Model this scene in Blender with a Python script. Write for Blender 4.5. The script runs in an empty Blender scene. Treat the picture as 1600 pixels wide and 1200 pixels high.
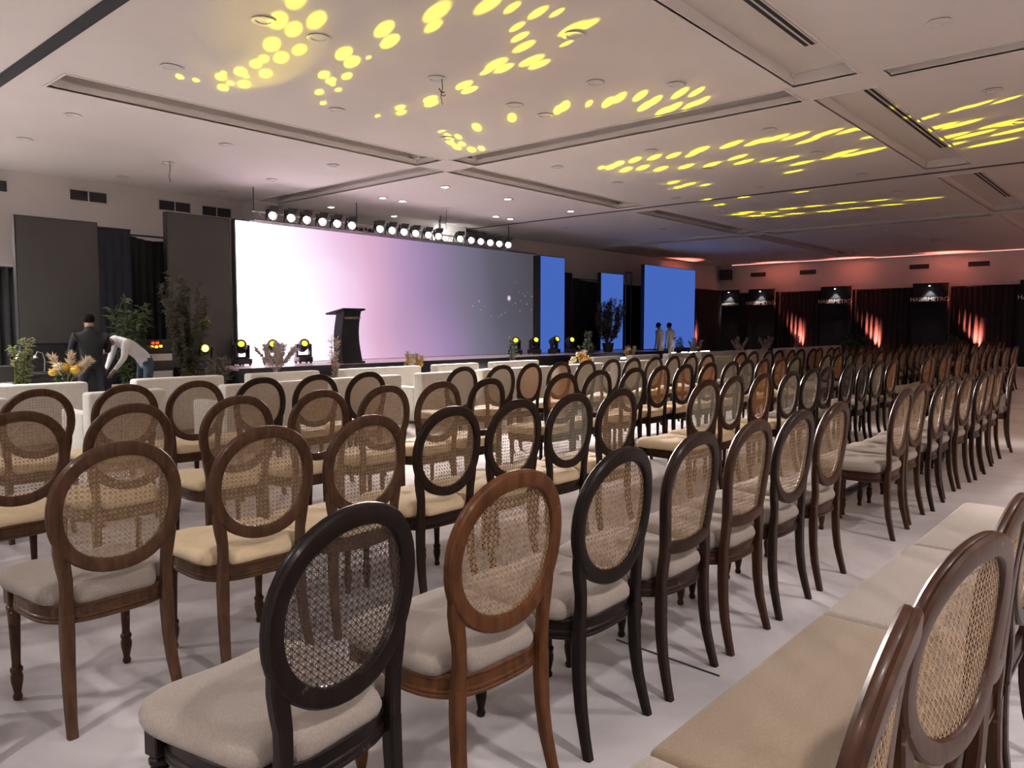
import bpy, bmesh, math, random
from mathutils import Vector, Matrix

random.seed(7)
SC = bpy.context.scene
COL = SC.collection
PI = math.pi

# ------------------------------------------------------------------ camera, world, exposure
CAM_H = 1.48
YAW, PITCH, FPX = math.radians(41.24), math.radians(4.14), 1189.0
FW = Vector((math.cos(YAW) * math.cos(PITCH), math.sin(YAW) * math.cos(PITCH), -math.sin(PITCH)))
RT = Vector((math.sin(YAW), -math.cos(YAW), 0.0))
UP = RT.cross(FW)
cam_data = bpy.data.cameras.new('camera')
cam_data.sensor_width = 36.0
cam_data.lens = 36.0 * FPX / 1600.0
cam_data.clip_end = 200
cam = bpy.data.objects.new('camera', cam_data)
COL.objects.link(cam)
cam.matrix_world = Matrix(((RT.x, UP.x, -FW.x, 0), (RT.y, UP.y, -FW.y, 0), (RT.z, UP.z, -FW.z, CAM_H), (0, 0, 0, 1)))
SC.camera = cam

world = bpy.data.worlds.new('world')
SC.world = world
world.use_nodes = True
world.node_tree.nodes['Background'].inputs[0].default_value = (0.02, 0.02, 0.022, 1)
world.node_tree.nodes['Background'].inputs[1].default_value = 1.0

SC.view_settings.view_transform = 'Standard'
SC.view_settings.look = 'None'
SC.view_settings.gamma = 1.0
SC.view_settings.use_curve_mapping = False
SC.view_settings.exposure = 0.6
SC.cycles.use_denoising = True
SC.cycles.use_light_tree = True
SC.cycles.use_adaptive_sampling = True
SC.cycles.adaptive_threshold = 0.05
SC.cycles.adaptive_min_samples = 20
SC.cycles.max_bounces = 5
SC.cycles.diffuse_bounces = 3
SC.cycles.glossy_bounces = 2
SC.cycles.transparent_max_bounces = 6
SC.cycles.sample_clamp_indirect = 6.0
SC.cycles.caustics_reflective = False
SC.cycles.caustics_refractive = False

# light levels (watts)
W_WASH = 1300.0        # each stage par can
W_STAGE_DOWN = 70.0   # each lit downlight above the stage
W_HALL_DOWN = 360.0    # each unseen hall downlight
W_GOBO = 20000.0
W_UPLIGHT = 3200.0
W_SIGN = 55.0


def lamp(name, kind, loc, energy, color, parent=None, target=None, size=0.05, angle=60, blend=0.5):
    d = bpy.data.lights.new(name, kind)
    d.energy = energy
    d.color = color
    if kind == 'AREA':
        d.size = size
    else:
        d.shadow_soft_size = size
    if kind == 'SPOT':
        d.spot_size = math.radians(angle)
        d.spot_blend = blend
    o = bpy.data.objects.new(name, d)
    COL.objects.link(o)
    o.location = loc
    if target is not None:
        o.rotation_euler = (Vector(target) - Vector(loc)).to_track_quat('-Z', 'Y').to_euler()
    if parent is not None:
        o.parent = parent
        o.matrix_parent_inverse = parent.matrix_basis.inverted()
    return o


# ------------------------------------------------------------------ materials
MATS = {}


def nodes_of(name):
    m = bpy.data.materials.new(name)
    m.use_nodes = True
    nt = m.node_tree
    return m, nt, nt.nodes['Principled BSDF']


def mat(name, color, rough=0.6, noise=0.0, scale=8.0, spec=0.5, metal=0.0, bump=0.0, bscale=60.0, coat=0.0, sheen=0.0, color2=None, stretch=(1, 1, 1), detail=4.0):
    m, nt, p = nodes_of(name)
    p.inputs['Roughness'].default_value = rough
    p.inputs['Metallic'].default_value = metal
    p.inputs['Specular IOR Level'].default_value = spec
    p.inputs['Coat Weight'].default_value = coat
    p.inputs['Coat Roughness'].default_value = 0.25
    p.inputs['Sheen Weight'].default_value = sheen
    p.inputs['Base Color'].default_value = (*color, 1)
    if noise > 0 or color2 is not None or bump > 0:
        tc = nt.nodes.new('ShaderNodeTexCoord')
        mp = nt.nodes.new('ShaderNodeMapping')
        mp.inputs['Scale'].default_value = stretch
        nt.links.new(tc.outputs['Object'], mp.inputs['Vector'])
    if noise > 0 or color2 is not None:
        n = nt.nodes.new('ShaderNodeTexNoise')
        n.inputs['Scale'].default_value = scale
        n.inputs['Detail'].default_value = detail
        nt.links.new(mp.outputs['Vector'], n.inputs['Vector'])
        r = nt.nodes.new('ShaderNodeValToRGB')
        c2 = color2 if color2 is not None else tuple(min(1, c * (1 + noise)) for c in color)
        c1 = color if color2 is not None else tuple(c * (1 - noise) for c in color)
        r.color_ramp.elements[0].position = 0.35
        r.color_ramp.elements[1].position = 0.68
        r.color_ramp.elements[0].color = (*c1, 1)
        r.color_ramp.elements[1].color = (*c2, 1)
        nt.links.new(n.outputs['Fac'], r.inputs['Fac'])
        nt.links.new(r.outputs['Color'], p.inputs['Base Color'])
    if bump > 0:
        n2 = nt.nodes.new('ShaderNodeTexNoise')
        n2.inputs['Scale'].default_value = bscale
        n2.inputs['Detail'].default_value = 3.0
        nt.links.new(mp.outputs['Vector'], n2.inputs['Vector'])
        b = nt.nodes.new('ShaderNodeBump')
        b.inputs['Strength'].default_value = bump
        b.inputs['Distance'].default_value = 0.01
        nt.links.new(n2.outputs['Fac'], b.inputs['Height'])
        nt.links.new(b.outputs['Normal'], p.inputs['Normal'])
    MATS[name] = m
    return m


def emis(name, color, strength):
    m = bpy.data.materials.new(name)
    m.use_nodes = True
    nt = m.node_tree
    nt.nodes.remove(nt.nodes['Principled BSDF'])
    e = nt.nodes.new('ShaderNodeEmission')
    e.inputs['Color'].default_value = (*color, 1)
    e.inputs['Strength'].default_value = strength
    nt.links.new(e.outputs[0], nt.nodes['Material Output'].inputs['Surface'])
    MATS[name] = m
    return m


def wood(name, color, worn, rough=0.38):
    """stained timber: long grain, darker pores, pale scuffs where the stain has rubbed off"""
    m, nt, p = nodes_of(name)
    tc = nt.nodes.new('ShaderNodeTexCoord')
    info = nt.nodes.new('ShaderNodeObjectInfo')
    add = nt.nodes.new('ShaderNodeVectorMath')
    add.operation = 'ADD'
    mul = nt.nodes.new('ShaderNodeMath')
    mul.operation = 'MULTIPLY'
    mul.inputs[1].default_value = 37.0
    nt.links.new(info.outputs['Random'], mul.inputs[0])
    nt.links.new(tc.outputs['Object'], add.inputs[0])
    nt.links.new(mul.outputs[0], add.inputs[1])
    mp = nt.nodes.new('ShaderNodeMapping')
    mp.inputs['Scale'].default_value = (26, 26, 5)
    nt.links.new(add.outputs[0], mp.inputs['Vector'])
    n = nt.nodes.new('ShaderNodeTexNoise')
    n.inputs['Scale'].default_value = 1.6
    n.inputs['Detail'].default_value = 5
    nt.links.new(mp.outputs['Vector'], n.inputs['Vector'])
    r = nt.nodes.new('ShaderNodeValToRGB')
    r.color_ramp.elements[0].position = 0.3
    r.color_ramp.elements[1].position = 0.72
    r.color_ramp.elements[0].color = (*[c * 0.62 for c in color], 1)
    r.color_ramp.elements[1].color = (*[c * 1.25 for c in color], 1)
    nt.links.new(n.outputs['Fac'], r.inputs['Fac'])
    w = nt.nodes.new('ShaderNodeTexNoise')
    w.inputs['Scale'].default_value = 26
    w.inputs['Detail'].default_value = 6
    nt.links.new(add.outputs[0], w.inputs['Vector'])
    wr = nt.nodes.new('ShaderNodeValToRGB')
    wr.color_ramp.elements[0].position = 0.68
    wr.color_ramp.elements[1].position = 0.76
    nt.links.new(w.outputs['Fac'], wr.inputs['Fac'])
    mx = nt.nodes.new('ShaderNodeMix')
    mx.data_type = 'RGBA'
    mx.inputs['B'].default_value = (*worn, 1)
    nt.links.new(wr.outputs['Color'], mx.inputs['Factor'])
    nt.links.new(r.outputs['Color'], mx.inputs['A'])
    nt.links.new(mx.outputs['Result'], p.inputs['Base Color'])
    p.inputs['Roughness'].default_value = rough
    p.inputs['Specular IOR Level'].default_value = 0.16
    p.inputs['Coat Weight'].default_value = 0.05
    p.inputs['Coat Roughness'].default_value = 0.15
    b = nt.nodes.new('ShaderNodeBump')
    b.inputs['Strength'].default_value = 0.12
    b.inputs['Distance'].default_value = 0.004
    nt.links.new(n.outputs['Fac'], b.inputs['Height'])
    nt.links.new(b.outputs['Normal'], p.inputs['Normal'])
    MATS[name] = m
    return m


wood('wood_brown', (0.078, 0.038, 0.021), (0.17, 0.095, 0.06))
wood('wood_walnut', (0.023, 0.0115, 0.0075), (0.10, 0.06, 0.042))
wood('wood_dark', (0.011, 0.0065, 0.0055), (0.075, 0.048, 0.038), 0.36)
wood('wood_red', (0.100, 0.038, 0.015), (0.20, 0.10, 0.05))
wood('wood_umber', (0.042, 0.017, 0.009), (0.15, 0.09, 0.055))
mat('cane_tan', (0.31, 0.21, 0.125), 0.6, 0.25, 40)
mat('cane_grey', (0.30, 0.275, 0.215), 0.65, 0.2, 40)
mat('cane_orange', (0.36, 0.19, 0.08), 0.6, 0.2, 40)
mat('cane_dark', (0.045, 0.03, 0.022), 0.55, 0.25, 40)
mat('linen_grey', (0.275, 0.23, 0.20), 0.95, 0.10, 170, bump=0.35, bscale=420, sheen=0.15)
mat('linen_tan', (0.20, 0.145, 0.095), 0.95, 0.10, 170, bump=0.35, bscale=420, sheen=0.15)
mat('cream_fabric', (0.66, 0.52, 0.33), 0.85, 0.04, 30, bump=0.15, bscale=160, sheen=0.1)
mat('taupe_fabric', (0.26, 0.22, 0.19), 0.92, 0.08, 120, bump=0.25, bscale=300)
mat('sofa_fabric', (0.62, 0.60, 0.555), 0.9, 0.05, 18, bump=0.2, bscale=220, sheen=0.1)
mat('paint_ceiling', (0.78, 0.735, 0.70), 0.85, 0.03, 0.6)
mat('paint_wall', (0.68, 0.64, 0.61), 0.85, 0.035, 0.8)
mat('track_black', (0.03, 0.033, 0.04), 0.5)
mat('drape_black', (0.013, 0.013, 0.015), 0.85, 0.2, 3)
mat('drape_navy', (0.020, 0.024, 0.038), 0.85, 0.15, 3)
mat('drape_wall', (0.020, 0.016, 0.016), 0.8, 0.2, 3)
mat('led_off', (0.044, 0.044, 0.042), 0.55, 0.06, 1.2)
mat('black_plastic', (0.016, 0.016, 0.018), 0.45)
mat('black_metal', (0.022, 0.022, 0.024), 0.4, metal=0.3)
mat('steel', (0.45, 0.43, 0.42), 0.4, metal=0.9)
mat('stage_floor', (0.52, 0.40, 0.43), 0.3, 0.06, 1.0, spec=0.6)
mat('stage_skirt', (0.014, 0.015, 0.02), 0.6)
mat('lamp_white', (0.72, 0.70, 0.67), 0.5)
mat('lectern_black', (0.010, 0.010, 0.012), 0.7, spec=0.2)
mat('vent_dark', (0.055, 0.055, 0.058), 0.7)
mat('leaf_green', (0.075, 0.115, 0.045), 0.55, 0.35, 9)
mat('leaf_olive', (0.12, 0.115, 0.075), 0.7, 0.35, 9)
mat('leaf_dry', (0.16, 0.135, 0.10), 0.8, 0.3, 9)
mat('leaf_spring', (0.20, 0.22, 0.09), 0.6, 0.3, 9)
mat('leaf_pale', (0.26, 0.33, 0.22), 0.6, 0.25, 9)
mat('pampas', (0.60, 0.50, 0.38), 0.95, 0.15, 30)
mat('pampas_white', (0.62, 0.56, 0.50), 0.95, 0.1, 30)
for _n in ('leaf_green', 'leaf_olive', 'leaf_dry', 'leaf_pale', 'leaf_spring', 'pampas', 'pampas_white'):
    _nt = MATS[_n].node_tree
    _p = _nt.nodes['Principled BSDF']
    _tr = _nt.nodes.new('ShaderNodeBsdfTranslucent')
    _nt.links.new(_p.inputs['Base Color'].links[0].from_socket, _tr.inputs['Color'])
    _mx = _nt.nodes.new('ShaderNodeMixShader')
    _mx.inputs[0].default_value = 0.35
    _nt.links.new(_p.outputs[0], _mx.inputs[1])
    _nt.links.new(_tr.outputs[0], _mx.inputs[2])
    _nt.links.new(_mx.outputs[0], _nt.nodes['Material Output'].inputs['Surface'])
mat('stem_brown', (0.09, 0.065, 0.045), 0.8, 0.2, 20)
mat('bloom_yellow', (0.72, 0.47, 0.09), 0.75, 0.2, 30)
mat('bloom_orange', (0.62, 0.33, 0.09), 0.75, 0.2, 30)
mat('bloom_cream', (0.70, 0.60, 0.40), 0.75, 0.1, 30)
mat('vase_glass', (0.72, 0.66, 0.52), 0.15, spec=0.6)
mat('pot_black', (0.02, 0.02, 0.022), 0.5)
mat('skin', (0.22, 0.125, 0.085), 0.6, 0.06, 20)
mat('hair', (0.006, 0.005, 0.005), 0.9, spec=0.1)
mat('shirt_white', (0.62, 0.60, 0.62), 0.9, 0.05, 12)
mat('shirt_cream', (0.44, 0.40, 0.40), 0.9, 0.05, 12)
mat('shirt_black', (0.007, 0.007, 0.010), 0.9, 0.2, 12)
mat('jeans', (0.055, 0.085, 0.125), 0.9, 0.2, 14)
mat('trousers_navy', (0.014, 0.018, 0.034), 0.9, 0.2, 14)
mat('trousers_cream', (0.35, 0.31, 0.29), 0.9, 0.08, 14)
mat('shoe', (0.02, 0.017, 0.015), 0.5)
mat('carton', (0.20, 0.14, 0.10), 0.85, 0.1, 6)
mat('sign_letter', (0.85, 0.72, 0.58), 0.4)
mat('logo_grey', (0.22, 0.20, 0.19), 0.5)
emis('lens_white', (1.0, 0.90, 0.84), 26.0)
emis('downlight_on', (1.0, 0.95, 0.93), 30.0)
emis('lens_yellow', (1.0, 0.86, 0.03), 3.0)
emis('lens_yellow_bright', (1.0, 0.86, 0.05), 9.0)
emis('led_blue', (0.060, 0.135, 0.50), 0.66)
emis('led_tube', (1.0, 0.98, 0.92), 5.0)
emis('cove_pink', (1.0, 0.42, 0.36), 0.8)
emis('lens_red', (1.0, 0.25, 0.18), 14.0)
emis('lens_cool', (0.92, 0.93, 1.0), 22.0)
emis('dot_red', (1.0, 0.04, 0.01), 2.2)
emis('dot_amber', (1.0, 0.45, 0.02), 2.2)


def carpet_material():
    m, nt, p = nodes_of('carpet')
    tc = nt.nodes.new('ShaderNodeTexCoord')
    big = nt.nodes.new('ShaderNodeTexNoise')
    big.inputs['Scale'].default_value = 1.1
    big.inputs['Detail'].default_value = 6
    big.inputs['Roughness'].default_value = 0.6
    big.inputs['Distortion'].default_value = 0.7
    nt.links.new(tc.outputs['Object'], big.inputs['Vector'])
    r = nt.nodes.new('ShaderNodeValToRGB')
    r.color_ramp.elements[0].position = 0.36
    r.color_ramp.elements[1].position = 0.62
    r.color_ramp.elements[0].color = (0.365, 0.34, 0.355, 1)
    r.color_ramp.elements[1].color = (0.50, 0.47, 0.482, 1)
    nt.links.new(big.outputs['Fac'], r.inputs['Fac'])
    fine = nt.nodes.new('ShaderNodeTexNoise')
    fine.inputs['Scale'].default_value = 260
    fine.inputs['Detail'].default_value = 2
    nt.links.new(tc.outputs['Object'], fine.inputs['Vector'])
    b = nt.nodes.new('ShaderNodeBump')
    b.inputs['Strength'].default_value = 0.25
    b.inputs['Distance'].default_value = 0.004
    nt.links.new(fine.outputs['Fac'], b.inputs['Height'])
    nt.links.new(b.outputs['Normal'], p.inputs['Normal'])
    nt.links.new(r.outputs['Color'], p.inputs['Base Color'])
    p.inputs['Roughness'].default_value = 0.95
    MATS['carpet'] = m


carpet_material()


def screen_material():
    """the picture on the LED wall: white glow at one end running through pink and violet to slate, with sparks"""
    m = bpy.data.materials.new('led_picture')
    m.use_nodes = True
    nt = m.node_tree
    nt.nodes.remove(nt.nodes['Principled BSDF'])
    tc = nt.nodes.new('ShaderNodeTexCoord')
    sep = nt.nodes.new('ShaderNodeSeparateXYZ')
    nt.links.new(tc.outputs['Object'], sep.inputs[0])
    # object space: x 0..10.4 along the screen, z 0..3.15 up
    ns = nt.nodes.new('ShaderNodeTexNoise')
    ns.inputs['Scale'].default_value = 0.35
    ns.inputs['Detail'].default_value = 1
    nt.links.new(tc.outputs['Object'], ns.inputs['Vector'])

    def math_node(op, a, b=None, c=None):
        n = nt.nodes.new('ShaderNodeMath')
        n.operation = op
        for i, v in enumerate((a, b, c)):
            if v is None:
                continue
            if isinstance(v, (int, float)):
                n.inputs[i].default_value = v
            else:
                nt.links.new(v, n.inputs[i])
        return n.outputs[0]

    wob = math_node('MULTIPLY_ADD', ns.outputs['Fac'], 1.2, -0.6)
    tilt = math_node('MULTIPLY_ADD', sep.outputs['Z'], 0.28, -0.4)
    xx = math_node('ADD', math_node('ADD', sep.outputs['X'], wob), tilt)
    u = math_node('DIVIDE', xx, 10.43)
    r = nt.nodes.new('ShaderNodeValToRGB')
    el = r.color_ramp.elements
    KS = 0.66
    stops = [(0.0, (9.5, 7.0, 8.6)), (0.055, (4.6, 3.4, 4.3)), (0.11, (1.7, 1.5, 1.7)), (0.165, (1.18, 1.04, 1.18)), (0.22, (1.04, 0.86, 1.04)), (0.29, (0.90, 0.62, 0.84)), (0.37, (0.74, 0.44, 0.62)),
             (0.46, (0.54, 0.34, 0.54)), (0.58, (0.34, 0.235, 0.41)), (0.70, (0.20, 0.175, 0.255)), (0.82, (0.118, 0.11, 0.15)), (1.0, (0.075, 0.07, 0.088))]
    el[0].position, el[0].color = stops[0][0], (*[c * KS / 6 for c in stops[0][1]], 1)
    el[1].position, el[1].color = stops[-1][0], (*[c * KS / 6 for c in stops[-1][1]], 1)
    for s, c in stops[1:-1]:
        e = el.new(s)
        e.color = (*[k * KS / 6 for k in c], 1)
    nt.links.new(u, r.inputs['Fac'])
    # soft bright disc
    dv = nt.nodes.new('ShaderNodeVectorMath')
    dv.operation = 'DISTANCE'
    dv.inputs[1].default_value = (2.35, 0, 1.35)
    nt.links.new(tc.outputs['Object'], dv.inputs[0])
    disc = nt.nodes.new('ShaderNodeMapRange')
    disc.inputs['From Min'].default_value = 1.02
    disc.inputs['From Max'].default_value = 1.25
    disc.inputs['To Min'].default_value = 0.03
    disc.inputs['To Max'].default_value = 0.0
    nt.links.new(dv.outputs['Value'], disc.inputs['Value'])
    # sparks
    vo = nt.nodes.new('ShaderNodeTexVoronoi')
    vo.inputs['Scale'].default_value = 7.0
    nt.links.new(tc.outputs['Object'], vo.inputs['Vector'])
    sp = nt.nodes.new('ShaderNodeMapRange')
    sp.inputs['From Min'].default_value = 0.03
    sp.inputs['From Max'].default_value = 0.16
    sp.inputs['To Min'].default_value = 1.0
    sp.inputs['To Max'].default_value = 0.0
    nt.links.new(vo.outputs['Distance'], sp.inputs['Value'])
    masks = None
    for cx, cz, rad in ((9.75, 1.75, 0.75), (8.6, 1.2, 0.5), (7.6, 1.5, 0.4)):
        d2 = nt.nodes.new('ShaderNodeVectorMath')
        d2.operation = 'DISTANCE'
        d2.inputs[1].default_value = (cx, 0, cz)
        nt.links.new(tc.outputs['Object'], d2.inputs[0])
        mr = nt.nodes.new('ShaderNodeMapRange')
        mr.inputs['From Min'].default_value = rad * 0.4
        mr.inputs['From Max'].default_value = rad
        mr.inputs['To Min'].default_value = 0.55
        mr.inputs['To Max'].default_value = 0.0
        nt.links.new(d2.outputs['Value'], mr.inputs['Value'])
        masks = mr.outputs[0] if masks is None else math_node('MAXIMUM', masks, mr.outputs[0])
    sparks = math_node('MULTIPLY', sp.outputs[0], masks)
    d3 = nt.nodes.new('ShaderNodeVectorMath')
    d3.operation = 'DISTANCE'
    d3.inputs[1].default_value = (9.05, 0, 1.72)
    nt.links.new(tc.outputs['Object'], d3.inputs[0])
    star = nt.nodes.new('ShaderNodeMapRange')
    star.inputs['From Min'].default_value = 0.02
    star.inputs['From Max'].default_value = 0.10
    star.inputs['To Min'].default_value = 0.6
    star.inputs['To Max'].default_value = 0.0
    nt.links.new(d3.outputs['Value'], star.inputs['Value'])
    extra = math_node('ADD', math_node('ADD', sparks, star.outputs[0]), disc.outputs[0])
    ex = nt.nodes.new('ShaderNodeVectorMath')
    ex.operation = 'SCALE'
    ex.inputs[0].default_value = (0.15, 0.12, 0.145)
    nt.links.new(extra, ex.inputs['Scale'])
    ad = nt.nodes.new('ShaderNodeVectorMath')
    ad.operation = 'ADD'
    nt.links.new(r.outputs['Color'], ad.inputs[0])
    nt.links.new(ex.outputs[0], ad.inputs[1])
    e = nt.nodes.new('ShaderNodeEmission')
    e.inputs['Strength'].default_value = 6.0
    nt.links.new(ad.outputs[0], e.inputs['Color'])
    nt.links.new(e.outputs[0], nt.nodes['Material Output'].inputs['Surface'])
    MATS['led_picture'] = m


screen_material()


# ------------------------------------------------------------------ mesh helpers
class MB:
    def __init__(self):
        self.v, self.f, self.m = [], [], []

    def add(self, vs, fs, mi=0):
        o = len(self.v)
        self.v += [tuple(p) for p in vs]
        self.f += [tuple(i + o for i in f) for f in fs]
        self.m += [mi] * len(fs)
        return self

    def box(self, x0, x1, y0, y1, z0, z1, bevel=0.0, seg=2, mi=0):
        if bevel <= 0:
            vs = [(x, y, z) for z in (z0, z1) for y in (y0, y1) for x in (x0, x1)]
            return self.add(vs, [(0, 2, 3, 1), (4, 5, 7, 6), (0, 1, 5, 4), (2, 6, 7, 3), (0, 4, 6, 2), (1, 3, 7, 5)], mi)
        bm = bmesh.new()
        bmesh.ops.create_cube(bm, size=1.0)
        for v in bm.verts:
            v.co = Vector(((x0 + x1) / 2 + v.co.x * (x1 - x0), (y0 + y1) / 2 + v.co.y * (y1 - y0), (z0 + z1) / 2 + v.co.z * (z1 - z0)))
        bmesh.ops.bevel(bm, geom=bm.edges[:], offset=bevel, segments=seg, profile=0.5, affect='EDGES')
        bm.verts.index_update()
        self.add([v.co[:] for v in bm.verts], [[v.index for v in f.verts] for f in bm.faces], mi)
        bm.free()
        return self

    def lathe(self, prof, cx=0, cy=0, n=14, mi=0, cap=True):
        vs, fs = [], []
        for r, z in prof:
            for k in range(n):
                a = 2 * PI * k / n
                vs.append((cx + r * math.cos(a), cy + r * math.sin(a), z))
        for i in range(len(prof) - 1):
            for k in range(n):
                k2 = (k + 1) % n
                fs.append((i * n + k, i * n + k2, (i + 1) * n + k2, (i + 1) * n + k))
        if cap:
            fs.append(tuple(range(n - 1, -1, -1)))
            fs.append(tuple((len(prof) - 1) * n + k for k in range(n)))
        return self.add(vs, fs, mi)

    def tube(self, path, radii, n=8, mi=0, flat=1.0):
        path = [Vector(p) for p in path]
        if isinstance(radii, (int, float)):
            radii = [radii] * len(path)
        vs, fs = [], []
        ref = None
        for i, p in enumerate(path):
            t = (path[min(i + 1, len(path) - 1)] - path[max(i - 1, 0)]).normalized()
            if ref is None:
                ref = Vector((0, 1, 0)) if abs(t.y) < 0.9 else Vector((1, 0, 0))
            a = t.cross(ref).normalized()
            b = t.cross(a).normalized()
            ref = -b if False else ref
            for k in range(n):
                an = 2 * PI * k / n
                vs.append(p + a * (radii[i] * math.cos(an)) + b * (radii[i] * flat * math.sin(an)))
        for i in range(len(path) - 1):
            for k in range(n):
                k2 = (k + 1) % n
                fs.append((i * n + k, i * n + k2, (i + 1) * n + k2, (i + 1) * n + k))
        fs.append(tuple(range(n - 1, -1, -1)))
        fs.append(tuple((len(path) - 1) * n + k for k in range(n)))
        return self.add(vs, fs, mi)

    def sections(self, secs, closed=False, cap=True, mi=0):
        """secs: list of rings (same length) of points"""
        n = len(secs[0])
        vs = [p for s in secs for p in s]
        fs = []
        m = len(secs)
        for i in range(m if closed else m - 1):
            j = (i + 1) % m
            for k in range(n):
                k2 = (k + 1) % n
                fs.append((i * n + k, i * n + k2, j * n + k2, j * n + k))
        if cap and not closed:
            fs.append(tuple(range(n - 1, -1, -1)))
            fs.append(tuple((m - 1) * n + k for k in range(n)))
        return self.add(vs, fs, mi)

    def blob(self, c, rx, ry, rz, n=8, rings=6, mi=0, jit=0.0):
        vs, fs = [], []
        vs.append((c[0], c[1], c[2] - rz))
        for i in range(1, rings):
            ph = -PI / 2 + PI * i / rings
            for k in range(n):
                a = 2 * PI * k / n
                j = 1 + random.uniform(-jit, jit)
                vs.append((c[0] + rx * j * math.cos(ph) * math.cos(a), c[1] + ry * j * math.cos(ph) * math.sin(a), c[2] + rz * j * math.sin(ph)))
        vs.append((c[0], c[1], c[2] + rz))
        for k in range(n):
            fs.append((0, 1 + (k + 1) % n, 1 + k))
            fs.append((len(vs) - 1, 1 + (rings - 2) * n + k, 1 + (rings - 2) * n + (k + 1) % n))
        for i in range(rings - 2):
            for k in range(n):
                k2 = (k + 1) % n
                fs.append((1 + i * n + k, 1 + i * n + k2, 1 + (i + 1) * n + k2, 1 + (i + 1) * n + k))
        return self.add(vs, fs, mi)

    def mesh(self, name, mats, smooth=None):
        me = bpy.data.meshes.new(name)
        me.from_pydata(self.v, [], self.f)
        if isinstance(mats, str):
            mats = [mats]
        for k in mats:
            me.materials.append(MATS[k])
        if len(mats) > 1:
            me.polygons.foreach_set('material_index', self.m)
        if smooth is not None:
            me.polygons.foreach_set('use_smooth', [True] * len(me.polygons))
            me.set_sharp_from_angle(angle=math.radians(smooth))
        me.update()
        return me

    def build(self, name, mats, parent=None, smooth=None, loc=None):
        return place(self.mesh(name, mats, smooth), name, parent, loc)


def place(me, name, parent=None, loc=None, rz=0.0, material=None):
    o = bpy.data.objects.new(name, me)
    COL.objects.link(o)
    if parent is not None:
        o.parent = parent
    if loc is not None:
        o.location = loc
    if rz:
        o.rotation_euler = (0, 0, rz)
    if material is not None:
        o.material_slots[0].link = 'OBJECT'
        o.material_slots[0].material = MATS[material]
    return o


def tag(o, label=None, cat=None, group=None, kind=None):
    if label:
        o['label'] = label
    if cat:
        o['category'] = cat
    if group:
        o['group'] = group
    if kind:
        o['kind'] = kind
    return o


def thing(name, label, cat, loc=(0, 0, 0), rz=0.0, group=None):
    o = bpy.data.objects.new(name, None)
    o.empty_display_size = 0.1
    COL.objects.link(o)
    o.location = loc
    o.rotation_euler = (0, 0, rz)
    return tag(o, label, cat, group)


def struct(name, mb, m, label=None, smooth=None):
    return tag(mb.build(name, m, smooth=smooth), label, kind='structure')


ORD = ['first', 'second', 'third', 'fourth', 'fifth', 'sixth', 'seventh', 'eighth', 'ninth', 'tenth', 'eleventh', 'twelfth', 'thirteenth', 'fourteenth',
       'fifteenth', 'sixteenth', 'seventeenth', 'eighteenth', 'nineteenth', 'twentieth', 'twenty-first', 'twenty-second', 'twenty-third', 'twenty-fourth']


def proj(p):
    v = Vector(p) - Vector((0, 0, CAM_H))
    w = v.dot(FW)
    if w <= 0.05:
        return None
    return 800 + FPX * v.dot(RT) / w, 600 - FPX * v.dot(UP) / w, w


def in_frame(p, pad=0):
    q = proj(p)
    return q is not None and -pad < q[0] < 1600 + pad and -pad < q[1] < 1200 + pad


# ------------------------------------------------------------------ the room
X0, X1, Y0, Y1, ZC = -5.0, 36.0, -7.0, 17.5, 4.6
struct('floor', MB().box(X0, X1, Y0, Y1, -0.1, 0.0), 'carpet', 'pale grey exhibition carpet covering the hall floor')

SLOTS = []                       # recesses in the ceiling: x0, x1, y0, y1, depth
for a, b in ((-3.0, 2.6), (3.6, 9.95), (10.75, 16.9), (17.7, 23.9), (24.6, 34.2)):
    SLOTS.append((a, b, 10.44, 11.15, 0.11))
for a, b in ((-3.0, 2.6), (3.6, 10.0), (10.68, 16.78), (17.72, 23.9), (24.6, 34.2)):
    SLOTS.append((a, b, 3.12, 3.92, 0.16))
for xa in (10.02, 24.0):
    SLOTS.append((xa, xa + 0.68, 4.05, 10.3, 0.11))
    SLOTS.append((xa, xa + 0.68, 11.15, 17.2, 0.11))
    SLOTS.append((xa, xa + 0.35, -3.0, 2.85, 0.10))


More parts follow.
